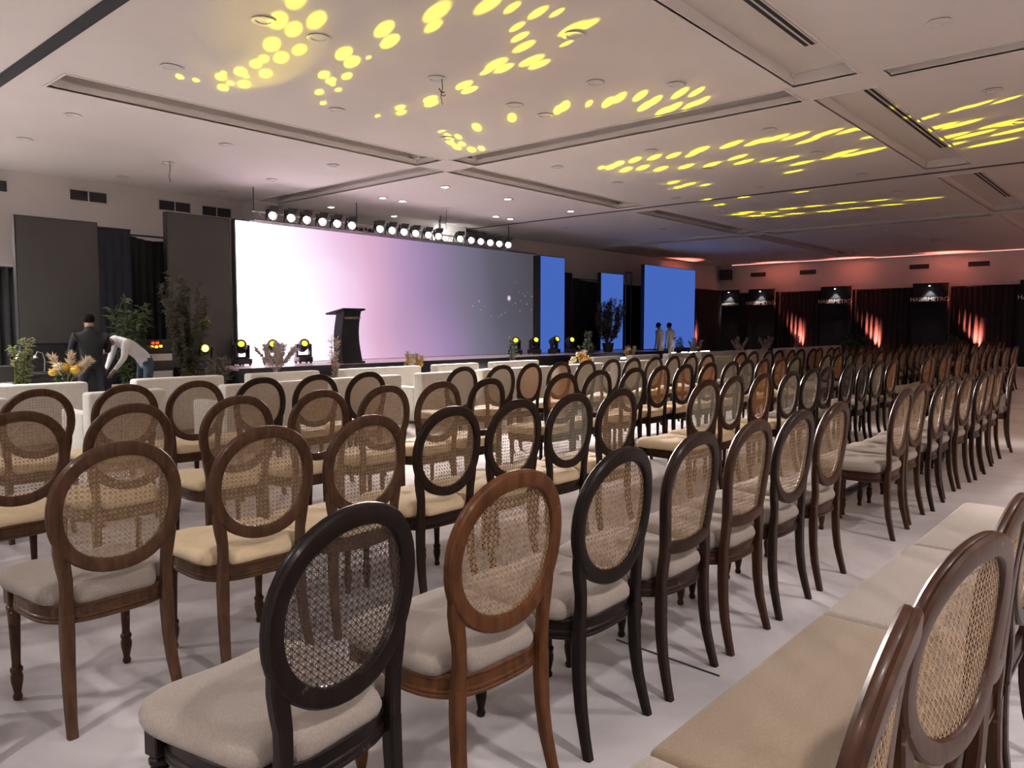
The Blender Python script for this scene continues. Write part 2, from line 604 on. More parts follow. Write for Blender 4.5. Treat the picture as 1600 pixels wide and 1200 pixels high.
def build_ceiling():
    xs = sorted({X0, X1} | {s[0] for s in SLOTS} | {s[1] for s in SLOTS})
    ys = sorted({Y0, Y1} | {s[2] for s in SLOTS} | {s[3] for s in SLOTS})
    mb = MB()

    def h(i, j):
        cx, cy = (xs[i] + xs[i + 1]) / 2, (ys[j] + ys[j + 1]) / 2
        d = 0.0
        for a, b, c, e, dep in SLOTS:
            if a < cx < b and c < cy < e:
                d = max(d, dep)
        return ZC + d

    nx, ny = len(xs) - 1, len(ys) - 1
    hh = [[h(i, j) for j in range(ny)] for i in range(nx)]
    for i in range(nx):
        for j in range(ny):
            z = hh[i][j]
            if not (0.0 < z - ZC < 0.12):
                mb.add([(xs[i], ys[j], z), (xs[i], ys[j + 1], z), (xs[i + 1], ys[j + 1], z), (xs[i + 1], ys[j], z)], [(0, 1, 2, 3)])
            if i + 1 < nx and hh[i + 1][j] != z:
                z2 = hh[i + 1][j]
                mb.add([(xs[i + 1], ys[j], z), (xs[i + 1], ys[j + 1], z), (xs[i + 1], ys[j + 1], z2), (xs[i + 1], ys[j], z2)], [(0, 1, 2, 3)])
            if j + 1 < ny and hh[i][j + 1] != z:
                z2 = hh[i][j + 1]
                mb.add([(xs[i], ys[j + 1], z), (xs[i + 1], ys[j + 1], z), (xs[i + 1], ys[j + 1], z2), (xs[i], ys[j + 1], z2)], [(0, 1, 2, 3)])
    for a, b, c, e, dep in SLOTS:
        if dep > 0.12:
            continue
        g, za, zb = 0.14, ZC + dep, ZC + 0.34
        A, B_, C_, E_ = a - g, b + g, c - g, e + g
        mb.add([(a, c, za), (b, c, za), (b, e, za), (a, e, za), (A, C_, za), (B_, C_, za), (B_, E_, za), (A, E_, za), (A, C_, zb), (B_, C_, zb), (B_, E_, zb), (A, E_, zb)],
               [(0, 1, 5, 4), (1, 2, 6, 5), (2, 3, 7, 6), (3, 0, 4, 7), (4, 5, 9, 8), (5, 6, 10, 9), (6, 7, 11, 10), (7, 4, 8, 11), (8, 9, 10, 11)])
    # closed top so that the slab has thickness
    mb.add([(X0, Y0, ZC + 0.4), (X1, Y0, ZC + 0.4), (X1, Y1, ZC + 0.4), (X0, Y1, ZC + 0.4)], [(0, 1, 2, 3)])
    return mb


struct('ceiling', build_ceiling(), 'paint_ceiling', 'off-white flat ceiling with long recessed slots')
struct('wall_stage', MB().box(X0, X1, Y1, Y1 + 0.2, 0, ZC + 0.3), 'paint_wall', 'plain grey wall behind the stage')
struct('wall_end', MB().box(X1, X1 + 0.2, Y0, Y1, 0, ZC + 0.3), 'paint_wall', 'plain end wall above the black drapes')
struct('wall_back', MB().box(X0, X1, Y0 - 0.2, Y0, 0, ZC + 0.3), 'paint_wall', 'plain wall behind the seating')
struct('wall_near', MB().box(X0 - 0.2, X0, Y0, Y1, 0, ZC + 0.3), 'paint_wall', 'plain side wall of the hall')
struct('pillar_1', MB().box(9.9, 10.6, 17.0, Y1, 0, ZC, 0.01, 1), 'paint_wall', 'wall pier behind the stage screen')
struct('pillar_2', MB().box(15.75, 16.9, 16.7, Y1, 0, ZC, 0.01, 1), 'lamp_white', 'white pier lit behind the lamps')
# partition tracks let into the ceiling
for i, (xa, w) in enumerate(((3.06, 0.16), (17.2, 0.09))):
    struct('trim_%d' % (i + 1), MB().box(xa, xa + w, Y0, Y1, ZC - 0.012, ZC + 0.02), 'track_black', 'black partition track across the ceiling')
# coffer edge beads round the slots
k = 3
for a, b, c, e, dep in SLOTS:
    if not any(in_frame(((a + b) / 2 + u * (b - a) / 2, (c + e) / 2 + w * (e - c) / 2, ZC), 50) for u in (-1, 0, 1) for w in (-1, 1)):
        continue
    mb = MB()
    t, zt = 0.03, ZC + 0.008
    mb.box(a - t, b + t, e, e + t, zt - 0.02, zt + 0.01).box(a - t, b + t, c - t, c, zt - 0.02, zt + 0.01)
    mb.box(a - t, a, c, e, zt - 0.02, zt + 0.01).box(b, b + t, c, e, zt - 0.02, zt + 0.01)
    tr = struct('trim_%d' % k, mb, 'paint_ceiling', 'raised edge bead round a ceiling slot')
    k += 1

# pink light strips in the cove at the far end
for i, (ya, yb, xa) in enumerate(((-2.0, 10.2, 35.55), (11.0, 16.6, 35.2))):
    o = MB().box(xa, xa + 0.03, ya, yb, ZC - 0.05, ZC - 0.015).build('cove_light', 'cove_pink')
    tag(o, ('longer' if i == 0 else 'shorter') + ' pink light strip along the ceiling edge above the far drapes', 'light strip', 'pink cove light strips')

# linear air slots in the wide recess
for i, (xa, xb) in enumerate(((6.0, 9.1), (10.95, 15.7), (18.0, 22.5))):
    t = thing('slot_diffuser', ['slotted air diffuser in the ceiling recess above the near aisle', 'slotted air diffuser in the middle ceiling recess',
                                'slotted air diffuser in the ceiling recess beyond the black track'][i], 'air vent', (xa, 3.18, ZC + 0.155), group='slotted ceiling diffusers')
    MB().box(0, xb - xa, 0, 0.30, -0.006, 0.004).build('vent_plate', 'paint_ceiling', t)
    for q in range(3):
        MB().box(0.03, xb - xa - 0.03, 0.06 + q * 0.075, 0.105 + q * 0.075, -0.009, -0.004).build('slat', 'track_black', t)

# ------------------------------------------------------------------ downlights
gx = [4.32, 6.7, 8.87, 11.82, 13.9, 16.42, 19.0, 21.2, 23.3, 26.0, 28.2]
gy = [16.53, 14.46, 12.32, 9.2, 7.13, 5.0, 2.0]
extra = [(4.95, 7.1), (8.2, 7.14), (8.13, 5.73), (12.43, 14.46), (15.82, 14.47)]
lit = {(11.82, 12.32), (11.82, 14.46), (12.43, 14.46), (11.82, 16.53), (13.9, 16.53), (13.9, 12.32), (15.82, 14.47), (16.42, 14.46), (16.42, 12.32)}
lit_word = ['over the lectern end of the stage', 'over the middle of the stage', 'over the far end of the stage']
me_ring = MB().lathe([(0.075, 0.0), (0.115, -0.004), (0.125, -0.014), (0.11, -0.02), (0.082, -0.016), (0.075, -0.004)], n=20, cap=False).mesh('trim_ring', 'lamp_white', 40)
me_disc = MB().lathe([(0.001, -0.006), (0.08, -0.006), (0.08, -0.003)], n=20, cap=False).mesh('diffuser', 'lamp_white', 40)
spots = [(x, y) for y in gy for x in gx] + extra
rowcount = {}
nlit = 0
for x, y in sorted(spots, key=lambda s: (-round(s[1] * 2), s[0])):
    on = (x, y) in lit
    if not in_frame((x, y, ZC), 10):
        continue
    if proj((x, y, ZC))[2] > 24 and not on:
        continue
    rk = min(range(len(gy)), key=lambda i: abs(gy[i] - y))
    c = rowcount[rk] = rowcount.get(rk, 0) + 1
    lab = ('lit white' if on else 'unlit round') + ' ceiling downlight, %s from left in the %s line out from the stage wall' % (ORD[c - 1], ORD[rk])
    t = thing('ceiling_downlight', lab, 'downlight', (x, y, ZC), group='lit stage downlights' if on else 'unlit ceiling downlights')
    place(me_ring, 'trim_ring', t)
    place(me_disc, 'diffuser', t, material='downlight_on' if on else None)
    if on:
        lamp('downlight_beam', 'SPOT', (x, y, ZC - 0.06), W_STAGE_DOWN, (1.0, 0.86, 0.87), size=0.07, angle=120, blend=0.8)
# unseen downlights: rear ones inferred, left and far-end ones added to brighten the hall
for i, (x, y, pw) in enumerate(((-2, -1.5, 1), (1.5, -1.5, 1), (5, -1.5, .75), (-2, -4.5, 1), (1.5, -4.5, 1), (5, -4.5, .75), (9, -1.5, .4), (9, -4.5, .4), (-2.5, 2.0, 1), (-2.0, 6.0, 1), (-1.0, 9.2, 1.3), (1.2, 12.3, 2.8), (1.6, 14.46, 3.0), (1.9, 16.5, 2.4), (15, -1.5, .8), (20, -1.5, .8), (25, -1.5, .8), (30, -1.5, .7), (34, -1.5, .5))):
    t = thing('ceiling_downlight', 'unseen lit downlight over the rear, near side and far end, %s of that run' % ORD[i], 'downlight', (x, y, ZC), group='unseen hall downlights')
    place(me_ring, 'trim_ring', t)
    place(me_disc, 'diffuser', t, material='downlight_on')
    lamp('unseen_hall_beam', 'SPOT', (x, y, ZC - 0.06), W_HALL_DOWN * pw, (1.0, 0.93, 0.89) if x < 8 else (1.0, 0.66, 0.50), size=0.12, angle=140, blend=0.9)

# small loose wires left hanging from the ceiling
for i, (x, y, l) in enumerate(((6.75, 7.08, 0.32), (6.66, 14.34, 0.38), (14.11, 14.67, 0.5))):
    mb = MB()
    mb.tube([(0, 0, 0), (0.008, 0, -l * 0.4), (-0.01, 0.01, -l * 0.7), (0.004, 0, -l)], 0.006, 5)
    if i == 0:
        mb.tube([(-0.05, 0.0, -l * 0.42), (-0.01, 0, -l * 0.55), (0.05, 0.01, -l * 0.5)], 0.008, 5)
        mb.tube([(-0.02, 0.0, -l * 0.62), (0.03, 0.01, -l * 0.66), (0.06, 0.0, -l * 0.6)], 0.006, 5)
    tag(mb.build('hanging_wire', 'track_black', loc=(x, y, ZC)), ['knotted wire dangling from the ceiling among the yellow light spots', 'bent wire hanging from the ceiling over the dark side panels',
        'straight thin wire hanging above the stage lamps'][i], 'wire', 'loose ceiling wires')

# grilles high on the stage wall and the end wall
me_grille_frame = None


def grille(loc, w, h, panes, along_y, label, group):
    t = thing('wall_grille', label, 'air grille', loc, group=group)
    fr = MB()
    b = 0.02
    fr.box(-w / 2, w / 2, -0.03, 0.0, -h / 2, -h / 2 + b).box(-w / 2, w / 2, -0.03, 0.0, h / 2 - b, h / 2)
    for q in range(panes + 1):
        xa = -w / 2 + q * (w - b) / panes
        fr.box(xa, xa + b, -0.03, 0.0, -h / 2, h / 2)
    fr.build('grille_frame', 'paint_wall', t)
    for q in range(panes):
        xa = -w / 2 + b + q * (w - b) / panes
        xb = xa + (w - b) / panes - b
        pn = MB().box(xa, xb, -0.008, 0.0, -h / 2 + b, h / 2 - b).build('grille_core', 'vent_dark', t)
        mb = MB()
        for s in range(6):
            zz = -h / 2 + b + (s + 0.5) * (h - 2 * b) / 6
            mb.box(xa, xb, -0.026, -0.010, zz - 0.006, zz + 0.006)
        tag(mb.build('louvre', 'vent_dark', pn), kind='stuff')
    if along_y:
        t.rotation_euler = (0, 0, -PI / 2)
    return t


for i, (x, z) in enumerate(((4.52, 4.27), (6.37, 4.27), (8.21, 4.28), (9.22, 4.27), (13.6, 4.22))):
    grille((x, Y1 - 0.005, z), 0.76, 0.25, 2, False, 'double air grille high on the stage wall, %s from left' % ORD[i], 'stage wall grilles')
for i, (y, z) in enumerate(((15.6, 4.12), (13.2, 4.12), (8.5, 4.12), (6.3, 4.12))):
    grille((X1 - 0.005, y, z), 0.8, 0.24, 1, True, 'air grille above the far black drapes, %s from the stage corner' % ORD[i], 'end wall grilles')

t = thing('wall_speaker', 'black loudspeaker box high in the far corner beside the stage', 'speaker', (35.6, 17.1, 3.9))
MB().box(-0.2, 0.2, -0.25, 0.25, 0, 0.5, 0.02, 2).build('cabinet', 'black_plastic', t)
MB().box(-0.215, -0.2, -0.2, 0.2, 0.04, 0.46, 0.005, 1).build('grille_cloth', 'vent_dark', t)
MB().tube([(0.2, 0, 0.25), (0.38, 0, 0.3)], 0.03, 8).build('bracket', 'black_metal', t)


# ------------------------------------------------------------------ drapes
def drape(name, p0, p1, z0, z1, m, label, amp=0.05, pitch=0.16, group=None, sag=0.0):
    p0, p1 = Vector(p0), Vector(p1)
    L = (p1 - p0).length
    d = (p1 - p0) / L
    nrm = Vector((-d.y, d.x))
    n = max(8, int(L / pitch * 6))
    vs, fs = [], []
    ph = random.random() * 6
    rows = [0.0, 0.5, 1.0]
    for i in range(n + 1):
        s = L * i / n
        a = amp * (math.sin(2 * PI * s / pitch + ph + 1.3 * math.sin(s * 1.7)) + 0.35 * math.sin(2 * PI * s / (pitch * 2.7)))
        for q, u in enumerate(rows):
            off = nrm * a * (0.6 + 0.4 * (1 - u))
            zt = z0 + (z1 - z0 - sag * math.sin(PI * i / n)) * u
            vs.append((p0.x + d.x * s + off.x, p0.y + d.y * s + off.y, zt))
    R = len(rows)
    for i in range(n):
        for q in range(R - 1):
            fs.append((i * R + q, (i + 1) * R + q, (i + 1) * R + q + 1, i * R + q + 1))
    mb = MB().add(vs, fs)
    t = thing(name, label, 'curtain', group=group)
    cloth = mb.build('cloth', m, t, smooth=80)
    sol = cloth.modifiers.new('thick', 'SOLIDIFY')
    sol.thickness = 0.006
    MB().tube([(p0.x, p0.y, z1 - sag * 0.0 - 0.01), (p1.x, p1.y, z1 - 0.01)], 0.018, 6).build('rail', 'black_metal', t)
    return t


drape('stage_drape', (2.2, 16.5), (4.75, 16.5), 0, 2.63, 'drape_black', 'low black drape beside the first dark side panel', group='stage side drapes')
drape('stage_drape', (5.3, 15.9), (6.55, 15.9), 0, 3.46, 'drape_navy', 'navy drape hung behind the bending man', amp=0.015, group='stage side drapes')
drape('stage_drape', (6.5, 16.0), (7.6, 16.0), 0, 3.38, 'drape_black', 'black drape gathered beside the tall dark panel', sag=0.10, group='stage side drapes')
drape('stage_drape', (19.6, 16.9), (22.6, 16.9), 0, 3.52, 'drape_black', 'black drape behind the narrow first blue panel', group='stage side drapes')
drape('stage_drape', (22.65, 16.9), (25.6, 16.9), 0, 3.34, 'drape_black', 'black drape between the first and second blue panels', sag=0.08, group='stage side drapes')
drape('stage_drape', (25.7, 16.9), (28.55, 16.9), 0, 3.24, 'drape_black', 'black drape between the second and the wide blue panel', group='stage side drapes')
drape('stage_drape', (28.7, 17.1), (35.15, 17.1), 0, 3.35, 'drape_wall', 'black drape past the wide blue panel up to the far corner', group='stage side drapes')
ENDX = 35.55
edges = [16.9, 14.3, 10.9, 7.2, 3.6, 0.0]
for i in range(5):
    drape('end_drape', (ENDX, edges[i] - 0.02), (ENDX, edges[i + 1] + 0.02), 0, 3.22, 'drape_wall', 'black pleated drape on the end wall, %s from the stage corner' % ORD[i], amp=0.055, pitch=0.2, group='end wall drapes')

# the back of the hall is draped as well (behind the photographer)


def text_mesh(cu, name):
    tmp = bpy.data.objects.new(name, cu)
    COL.objects.link(tmp)
    me = bpy.data.meshes.new_from_object(tmp.evaluated_get(bpy.context.evaluated_depsgraph_get()))
    bpy.data.objects.remove(tmp)
    o = bpy.data.objects.new(name, me)
    COL.objects.link(o)
    return o


# black sign panels with lit lettering
for i, (y, w) in enumerate(((16.75, 0.9), (15.15, 1.3), (11.7, 1.35), (7.9, 1.35), (4.1, 1.35))):
    t = thing('sign_panel', 'black panel with a lit name under a small spotlight, %s from the stage corner' % ORD[i], 'sign', (ENDX - 0.18, y, 0), group='lit sign panels on the end wall')
    MB().box(0.0, 0.1, -w / 2, w / 2, 0, 3.38, 0.01, 1).build('board', 'drape_black', t)
    cu = bpy.data.curves.new('lettering', 'FONT')
    cu.body = 'HABIBMETRO'
    cu.size = 0.24 if w > 1 else 0.17
    cu.align_x = 'CENTER'
    cu.extrude = 0.008
    cu.materials.append(MATS['sign_letter'])
    MB().box(-0.10, 0.02, -w / 2, w / 2, 2.56, 2.86, 0.006, 1).build('name_box', 'drape_black', t)
    fo = text_mesh(cu, 'lettering')
    fo.parent = t
    fo.location = (-0.112, 0, 2.63)
    fo.rotation_euler = (PI / 2, 0, -PI / 2)
    tag(fo, 'pale lettering reading HABIBMETRO')
    arm = MB()
    arm.tube([(0.05, 0, 3.36), (-0.16, 0, 3.36)], 0.012, 6)
    arm.build('lamp_arm', 'black_metal', t)
    MB().lathe([(0.02, 0.06), (0.045, 0.04), (0.05, 0.0), (0.04, -0.01)], n=12).build('lamp_shade', 'black_metal', t, 40, (-0.16, 0, 3.27))
    MB().lathe([(0.001, 0), (0.036, 0), (0.036, 0.004)], n=12).build('bulb', 'lens_cool', t, 40, (-0.16, 0, 3.255))
    lamp('sign_beam', 'SPOT', (ENDX - 0.36, y, 3.24), W_SIGN * (1.0 if i < 4 else 0.6), (0.95, 0.95, 1.0), target=(ENDX - 0.22, y, 2.45), size=0.02, angle=70, blend=0.6)

# red uplights standing on the floor at the foot of the drapes


def uplight(x, y, tx, ty, label, power=1.0):
    t = thing('uplight', label, 'stage light', (x, y, 0), group='red drape uplights')
    MB().lathe([(0.09, 0.0), (0.1, 0.02), (0.1, 0.2), (0.085, 0.22)], n=14).build('can', 'black_metal', t, 40)
    MB().lathe([(0.001, 0.225), (0.075, 0.225), (0.075, 0.222)], n=14, cap=False).build('lens', 'lens_red', t, 40)
    lamp('uplight_beam', 'SPOT', (x, y, 0.26), W_UPLIGHT * power, (1.0, 0.22, 0.16), target=(tx, ty, 2.4), size=0.05, angle=34, blend=0.9)
    return t


for i, y in enumerate((13.0, 9.7, 5.85, 1.6)):
    uplight(ENDX - 0.28, y, ENDX + 0.05, y + 0.75, 'red uplight at the foot of the end drape, %s from the stage corner' % ORD[i])
for i, x in enumerate((14.0, 19.0, 24.0, 29.0, 33.0)):  # unseen uplights added along the rear wall for more red ambient light
    uplight(x, -6.4, x + 0.6, -6.9, 'unseen red uplight added at the foot of the rear wall, %s from the near side' % ORD[i], 0.5)
uplight(32.9, 16.75, 32.1, 17.1, 'red uplight at the foot of the drape past the wide blue panel', 0.7)

# ------------------------------------------------------------------ stage
ST = 0.7
t = thing('stage', 'low black-fronted stage with a pink glossy deck before the screen', 'stage', (0, 0, 0))
MB().box(7.7, 24.4, 13.9, 16.6, ST - 0.05, ST, 0.008, 1).build('deck', 'stage_floor', t)
MB().box(7.74, 24.36, 13.94, 16.56, 0.0, ST - 0.05).build('skirt', 'stage_skirt', t)
mbx = MB().box(7.7, 24.4, 13.885, 13.9, ST - 0.10, ST - 0.001)
mbx.build('front_edge', 'black_metal', t)

for i, (xa, xb, y, z) in enumerate(((13.4, 15.0, 13.78, 0.40), (20.2, 21.5, 13.78, 0.52), (24.7, 27.6, 13.9, 0.60))):
    t = thing('light_tube', ['glowing white light bar at the stage foot beyond the yellow bouquet', 'short glowing light bar at the stage foot near the white-leafed plant',
                             'glowing white light bar in front of the wide blue panel'][i], 'light bar', (xa, y, 0), group='white light bars at the stage foot')
    MB().box(0, xb - xa, -0.03, 0.03, z - 0.03, z + 0.03, 0.012, 2).build('tube', 'led_tube', t)
    for u in (0.1, xb - xa - 0.1):
        MB().box(u - 0.03, u + 0.03, -0.05, 0.05, 0, z - 0.03).build('foot_stand', 'black_metal', t)
t = thing('light_tube', 'glowing white light box at the edge beside the leafy plant', 'light bar', (2.75, 11.5, 0))
MB().box(0, 0.42, -0.1, 0.1, 0.66, 0.76, 0.02, 2).build('tube', 'led_tube', t)
MB().box(0.0, 0.42, -0.1, 0.1, 0.78, 1.0, 0.02, 2).build('housing', 'black_plastic', t)
MB().box(0.16, 0.26, -0.05, 0.05, 0, 0.66).build('post', 'black_metal', t)

# LED wall
SX0, SX1, SY, SZ0, SZ1 = 8.72, 19.12, 15.7, 0.71, 3.86
t = thing('led_wall', 'huge lit LED screen glowing white to pink and violet on the stage', 'screen', (SX0, SY, SZ0))
MB().box(0, SX1 - SX0, 0.0, 0.02, 0, SZ1 - SZ0).build('display', 'led_picture', t)
MB().box(-0.03, SX1 - SX0 + 0.03, 0.022, 0.16, -0.008, SZ1 - SZ0 + 0.03).build('cabinet', 'black_plastic', t)
fr = MB()
for u in range(0, 22):
    fr.box(u * 0.5, u * 0.5 + 0.04, 0.16, 0.22, 0, SZ1 - SZ0)
tag(fr.build('support_frame', 'black_metal', t), kind='stuff')


def led_panel(name, x0, x1, y, z0, z1, face, label, base=True, thick=0.16):
    t = thing(name, label, 'screen', (x0, y, 0), group='LED side panels')
    MB().box(0.0, x1 - x0, 0, 0.015, z0, z1).build('display', face, t)
    MB().box(-0.02, x1 - x0 + 0.02, 0.016, thick, z0 - 0.02, z1 + 0.02).build('cabinet', 'black_plastic', t)
    if base:
        MB().box(0.0, x1 - x0, 0.02, thick, 0 if y < 13.9 or x0 > 24.4 or x1 < 7.7 else ST, z0 - 0.02).build('plinth', 'drape_black', t)
    return t


led_panel('led_panel', 4.15, 5.40, 14.5, 1.24, 3.34, 'led_off', 'wide switched-off grey panel standing past the leafy plant')
led_panel('led_panel', 6.98, 8.28, 15.2, 0.72, 3.78, 'led_off', 'tall switched-off dark panel beside the white end of the screen', base=False)
led_panel('led_panel', 18.72, 19.94, 15.2, 0.72, 3.77, 'led_blue', 'narrow lit blue panel next to the screen', base=False, thick=0.3)
led_panel('led_panel', 23.07, 24.5, 15.9, 0.72, 3.51, 'led_blue', 'smaller lit blue panel behind the dark bush', base=False)
led_panel('led_panel', 24.9, 28.82, 15.2, 0.72, 3.88, 'led_blue', 'wide lit blue panel behind the two standing men')
t = thing('panel_scaffold', 'thin black scaffold frame beside the wide blue panel', 'frame', (24.45, 15.75, 0))
for xx in (0.0, 0.38):
    MB().tube([(xx, 0, 0.0), (xx, 0, 3.62)], 0.025, 6).build('upright', 'black_metal', t)
MB().tube([(0, 0, 3.6), (0.38, 0, 3.6)], 0.025, 6).build('crossbar', 'black_metal', t)

# ------------------------------------------------------------------ truss and par cans
par_x = [9.29, 9.75, 10.16, 10.59, 11.0, 11.43, 12.29, 12.68, 13.08, 13.48, 13.93, 14.3, 15.12, 15.56, 15.95, 16.35, 16.74, 17.14]
PY, PZ = 15.2, 3.99
t = thing('lighting_truss', 'long silver truss bar carrying the lamps along the screen top', 'truss', (0, 0, 0))
tb = MB()
for yy, zz in ((15.42, 3.88), (15.62, 3.88), (15.52, 4.08)):
    MB().tube([(9.0, yy, zz), (17.6, yy, zz)], 0.022, 6).build('chord', 'steel', t)
lac = MB()
xx = 9.0
while xx < 17.55:
    lac.tube([(xx, 15.42, 3.88), (xx + 0.14, 15.52, 4.08)], 0.009, 4)
    lac.tube([(xx + 0.14, 15.52, 4.08), (xx + 0.28, 15.42, 3.88)], 0.009, 4)
    lac.tube([(xx, 15.42, 3.88), (xx + 0.28, 15.62, 3.88)], 0.009, 4)
    xx += 0.28
tag(lac.build('lacing', 'steel', t), kind='stuff')
for x in (9.05, 11.85, 14.7, 17.55):
    MB().tube([(x, 15.52, 4.08), (x, 15.52, ZC)], 0.012, 6).build('hanger', 'black_metal', t)
can = MB().lathe([(0.05, 0.17), (0.085, 0.15), (0.095, 0.05), (0.105, -0.06), (0.115, -0.1), (0.095, -0.1), (0.09, -0.05)], n=16, cap=False)
me_can = can.mesh('can', 'black_metal', 40)
me_canlens = MB().lathe([(0.001, -0.055), (0.074, -0.055), (0.074, -0.05)], n=16, cap=False).mesh('lens', 'lens_white', 40)
yk = MB()
for s in (-1, 1):
    yk.box(s * 0.125 - 0.006, s * 0.125 + 0.006, -0.015, 0.015, -0.02, 0.16)
yk.box(-0.131, 0.131, -0.015, 0.015, 0.15, 0.162)
me_yoke = yk.mesh('yoke', 'black_metal')
me_clamp = MB().tube([(0, -0.01, 0.156), (0, 0.15, 0.14), (0, 0.215, 0.04), (0, 0.225, -0.10)], 0.014, 6).mesh('clamp', 'black_metal', 60)
me_door = MB().box(-0.1, 0.1, -0.004, 0.004, 0, 0.13).mesh('barn_door', 'black_metal')
bars = ['near', 'middle', 'far']
for i, x in enumerate(par_x):
    t = thing('par_lamp', 'glowing white stage lamp, %s from left in the %s cluster above the screen' % (ORD[i % 6], bars[i // 6]), 'stage light', (x, PY, PZ), group='stage lamps above the screen')
    aim = Vector((-0.22 - 0.028 * i, -1.0, -0.36))
    q = aim.to_track_quat('-Z', 'Y')
    a = place(me_can, 'can', t)
    a.rotation_mode = 'QUATERNION'
    a.rotation_quaternion = q
    b = place(me_canlens, 'lens', a)
    place(me_yoke, 'yoke', t)
    place(me_clamp, 'clamp', t)
    dr = place(me_door, 'barn_door', a)
    dr.location = (0, 0.11, -0.10)
    dr.rotation_euler = (math.radians(-115), 0, 0)
    lamp('par_beam', 'SPOT', Vector((x, PY, PZ)) + aim.normalized() * 0.13, W_WASH, (1.0, 0.88, 0.83), target=Vector((x, PY, PZ)) + aim * 5, size=0.09, angle=46, blend=0.9)

t = thing('wall_flood', 'small white flood lamp glaring on the white pier behind the lamps', 'stage light', (15.3, 16.2, 3.86))
MB().box(-.12, .12, -.06, .06, .02, .2, .015, 2).build('housing', 'black_metal', t)
MB().box(-.1, .1, .06, .066, .05, .18).build('lens', 'lens_white', t)
MB().tube([(0, 0, .2), (0, 0, ZC - 3.86)], .012, 6).build('hanger', 'black_metal', t)
lamp('pier_beam', 'SPOT', (15.3, 16.3, 3.98), 90, (1, .97, .95), target=(16.1, 16.75, 4.1), size=.06, angle=90, blend=.8)

# ------------------------------------------------------------------ lectern
t = thing('lectern', 'black curved lectern with a tilted top standing on the stage', 'lectern', (10.62, 14.25, ST + 0.002))
prof = []
for i in range(17):
    u = i / 16
    z = 0.04 + u * 1.16
    y = -0.10 + 0.10 * math.sin(u * PI) * 1.0 - 0.03 * u
    prof.append((y, z))
secs = []
for y, z in prof:
    w = 0.25 + 0.02 * math.cos(z * 3)
    secs.append([(-w, y - 0.03, z), (w, y - 0.03, z), (w, y + 0.26, z), (-w, y + 0.26, z)])
MB().sections(secs).build('body', 'lectern_black', t, 30)
MB().box(-0.30, 0.30, -0.2, 0.3, 0, 0.045, 0.01, 2).build('base', 'lectern_black', t)
tp = MB().box(-0.31, 0.31, -0.22, 0.46, -0.02, 0.02, 0.008, 2).build('top', 'lectern_black', t, loc=(0, 0, 1.19))
tp.rotation_euler = (math.radians(-9), 0, 0)
cu = bpy.data.curves.new('logo', 'FONT')
cu.body = 'HABIBMETRO'
cu.size = 0.075
cu.align_x = 'CENTER'
cu.extrude = 0.003
cu.materials.append(MATS['logo_grey'])
lo = text_mesh(cu, 'logo')
lo.parent = t
lo.location = (0.0, -0.152, 1.0)
lo.rotation_euler = (PI / 2, 0, 0)

# ------------------------------------------------------------------ moving heads
mb = MB().box(-0.17, 0.17, -0.15, 0.15, 0.03, 0.15, 0.02, 2)
for sx in (-1, 1):
    for sy in (-1, 1):
        mb.lathe([(0.025, 0.0), (0.03, 0.03)], sx * 0.13, sy * 0.11, 8)
me_mbase = mb.mesh('base', 'black_plastic', 40)
me_myoke = MB().box(-0.19, -0.14, -0.06, 0.06, 0.17, 0.44, 0.015, 2).box(0.14, 0.19, -0.06, 0.06, 0.17, 0.44, 0.015, 2).box(-0.19, 0.19, -0.06, 0.06, 0.15, 0.19, 0.01, 1).mesh('yoke', 'black_plastic', 40)
me_mhead = MB().lathe([(0.07, -0.17), (0.115, -0.13), (0.125, -0.02), (0.12, 0.1), (0.105, 0.165), (0.075, 0.165), (0.062, 0.14)], n=18, cap=False).add(
    [(0.07 * math.cos(2 * PI * i / 18), 0.07 * math.sin(2 * PI * i / 18), -0.17) for i in range(18)], [tuple(range(17, -1, -1))]).mesh('head', 'black_plastic', 40)
me_mlens = MB().blob((0, 0, 0.145), 0.062, 0.062, 0.03, 16, 6).mesh('lens', 'lens_yellow', 40)
HEADS = {}


def moving_head(key, x, y, z, aim, label, bright=False):
    t = thing('moving_head', label, 'stage light', (x, y, z), rz=random.uniform(-0.3, 0.3), group='yellow moving head lights')
    place(me_mbase, 'base', t)
    place(me_myoke, 'yoke', t)
    h = place(me_mhead, 'head', t, (0, 0, 0.40))
    d = Vector(aim) - Vector((x, y, z + 0.4))
    d.rotate(Matrix.Rotation(-t.rotation_euler.z, 3, 'Z'))
    h.rotation_mode = 'QUATERNION'
    h.rotation_quaternion = d.to_track_quat('Z', 'Y')
    place(me_mlens, 'lens', h, material='lens_yellow_bright' if bright else None)
    HEADS[key] = Vector((x, y, z + 0.4)) + (Vector(aim) - Vector((x, y, z + 0.4))).normalized() * 0.22
    return t


moving_head('a', 8.38, 15.0, ST + 0.002, (4.8, 8.4, ZC), 'black moving head light at the screen edge with a yellow lens')
moving_head('b', 9.12, 15.0, ST + 0.002, (5.2, 7.4, ZC), 'black moving head light with yellow lens, second before the glowing screen')
moving_head('c', 9.9, 15.0, ST + 0.002, (7.0, 6.4, ZC), 'black moving head light with yellow lens closest to the lectern')
moving_head('d', 17.26, 15.0, ST + 0.002, (9.0, 6.0, ZC), 'black moving head light behind the small green plant on stage')
moving_head('e', 18.16, 15.0, ST + 0.002, (13.6, 6.0, ZC), 'black moving head light at the dark end of the screen')
moving_head('f', 19.02, 14.9, ST + 0.002, (18.5, 7.0, ZC), 'black moving head light in front of the narrow blue panel')
moving_head('g', 19.86, 14.9, ST + 0.002, (13.8, 2.0, ZC), 'black moving head light just past the narrow blue panel')

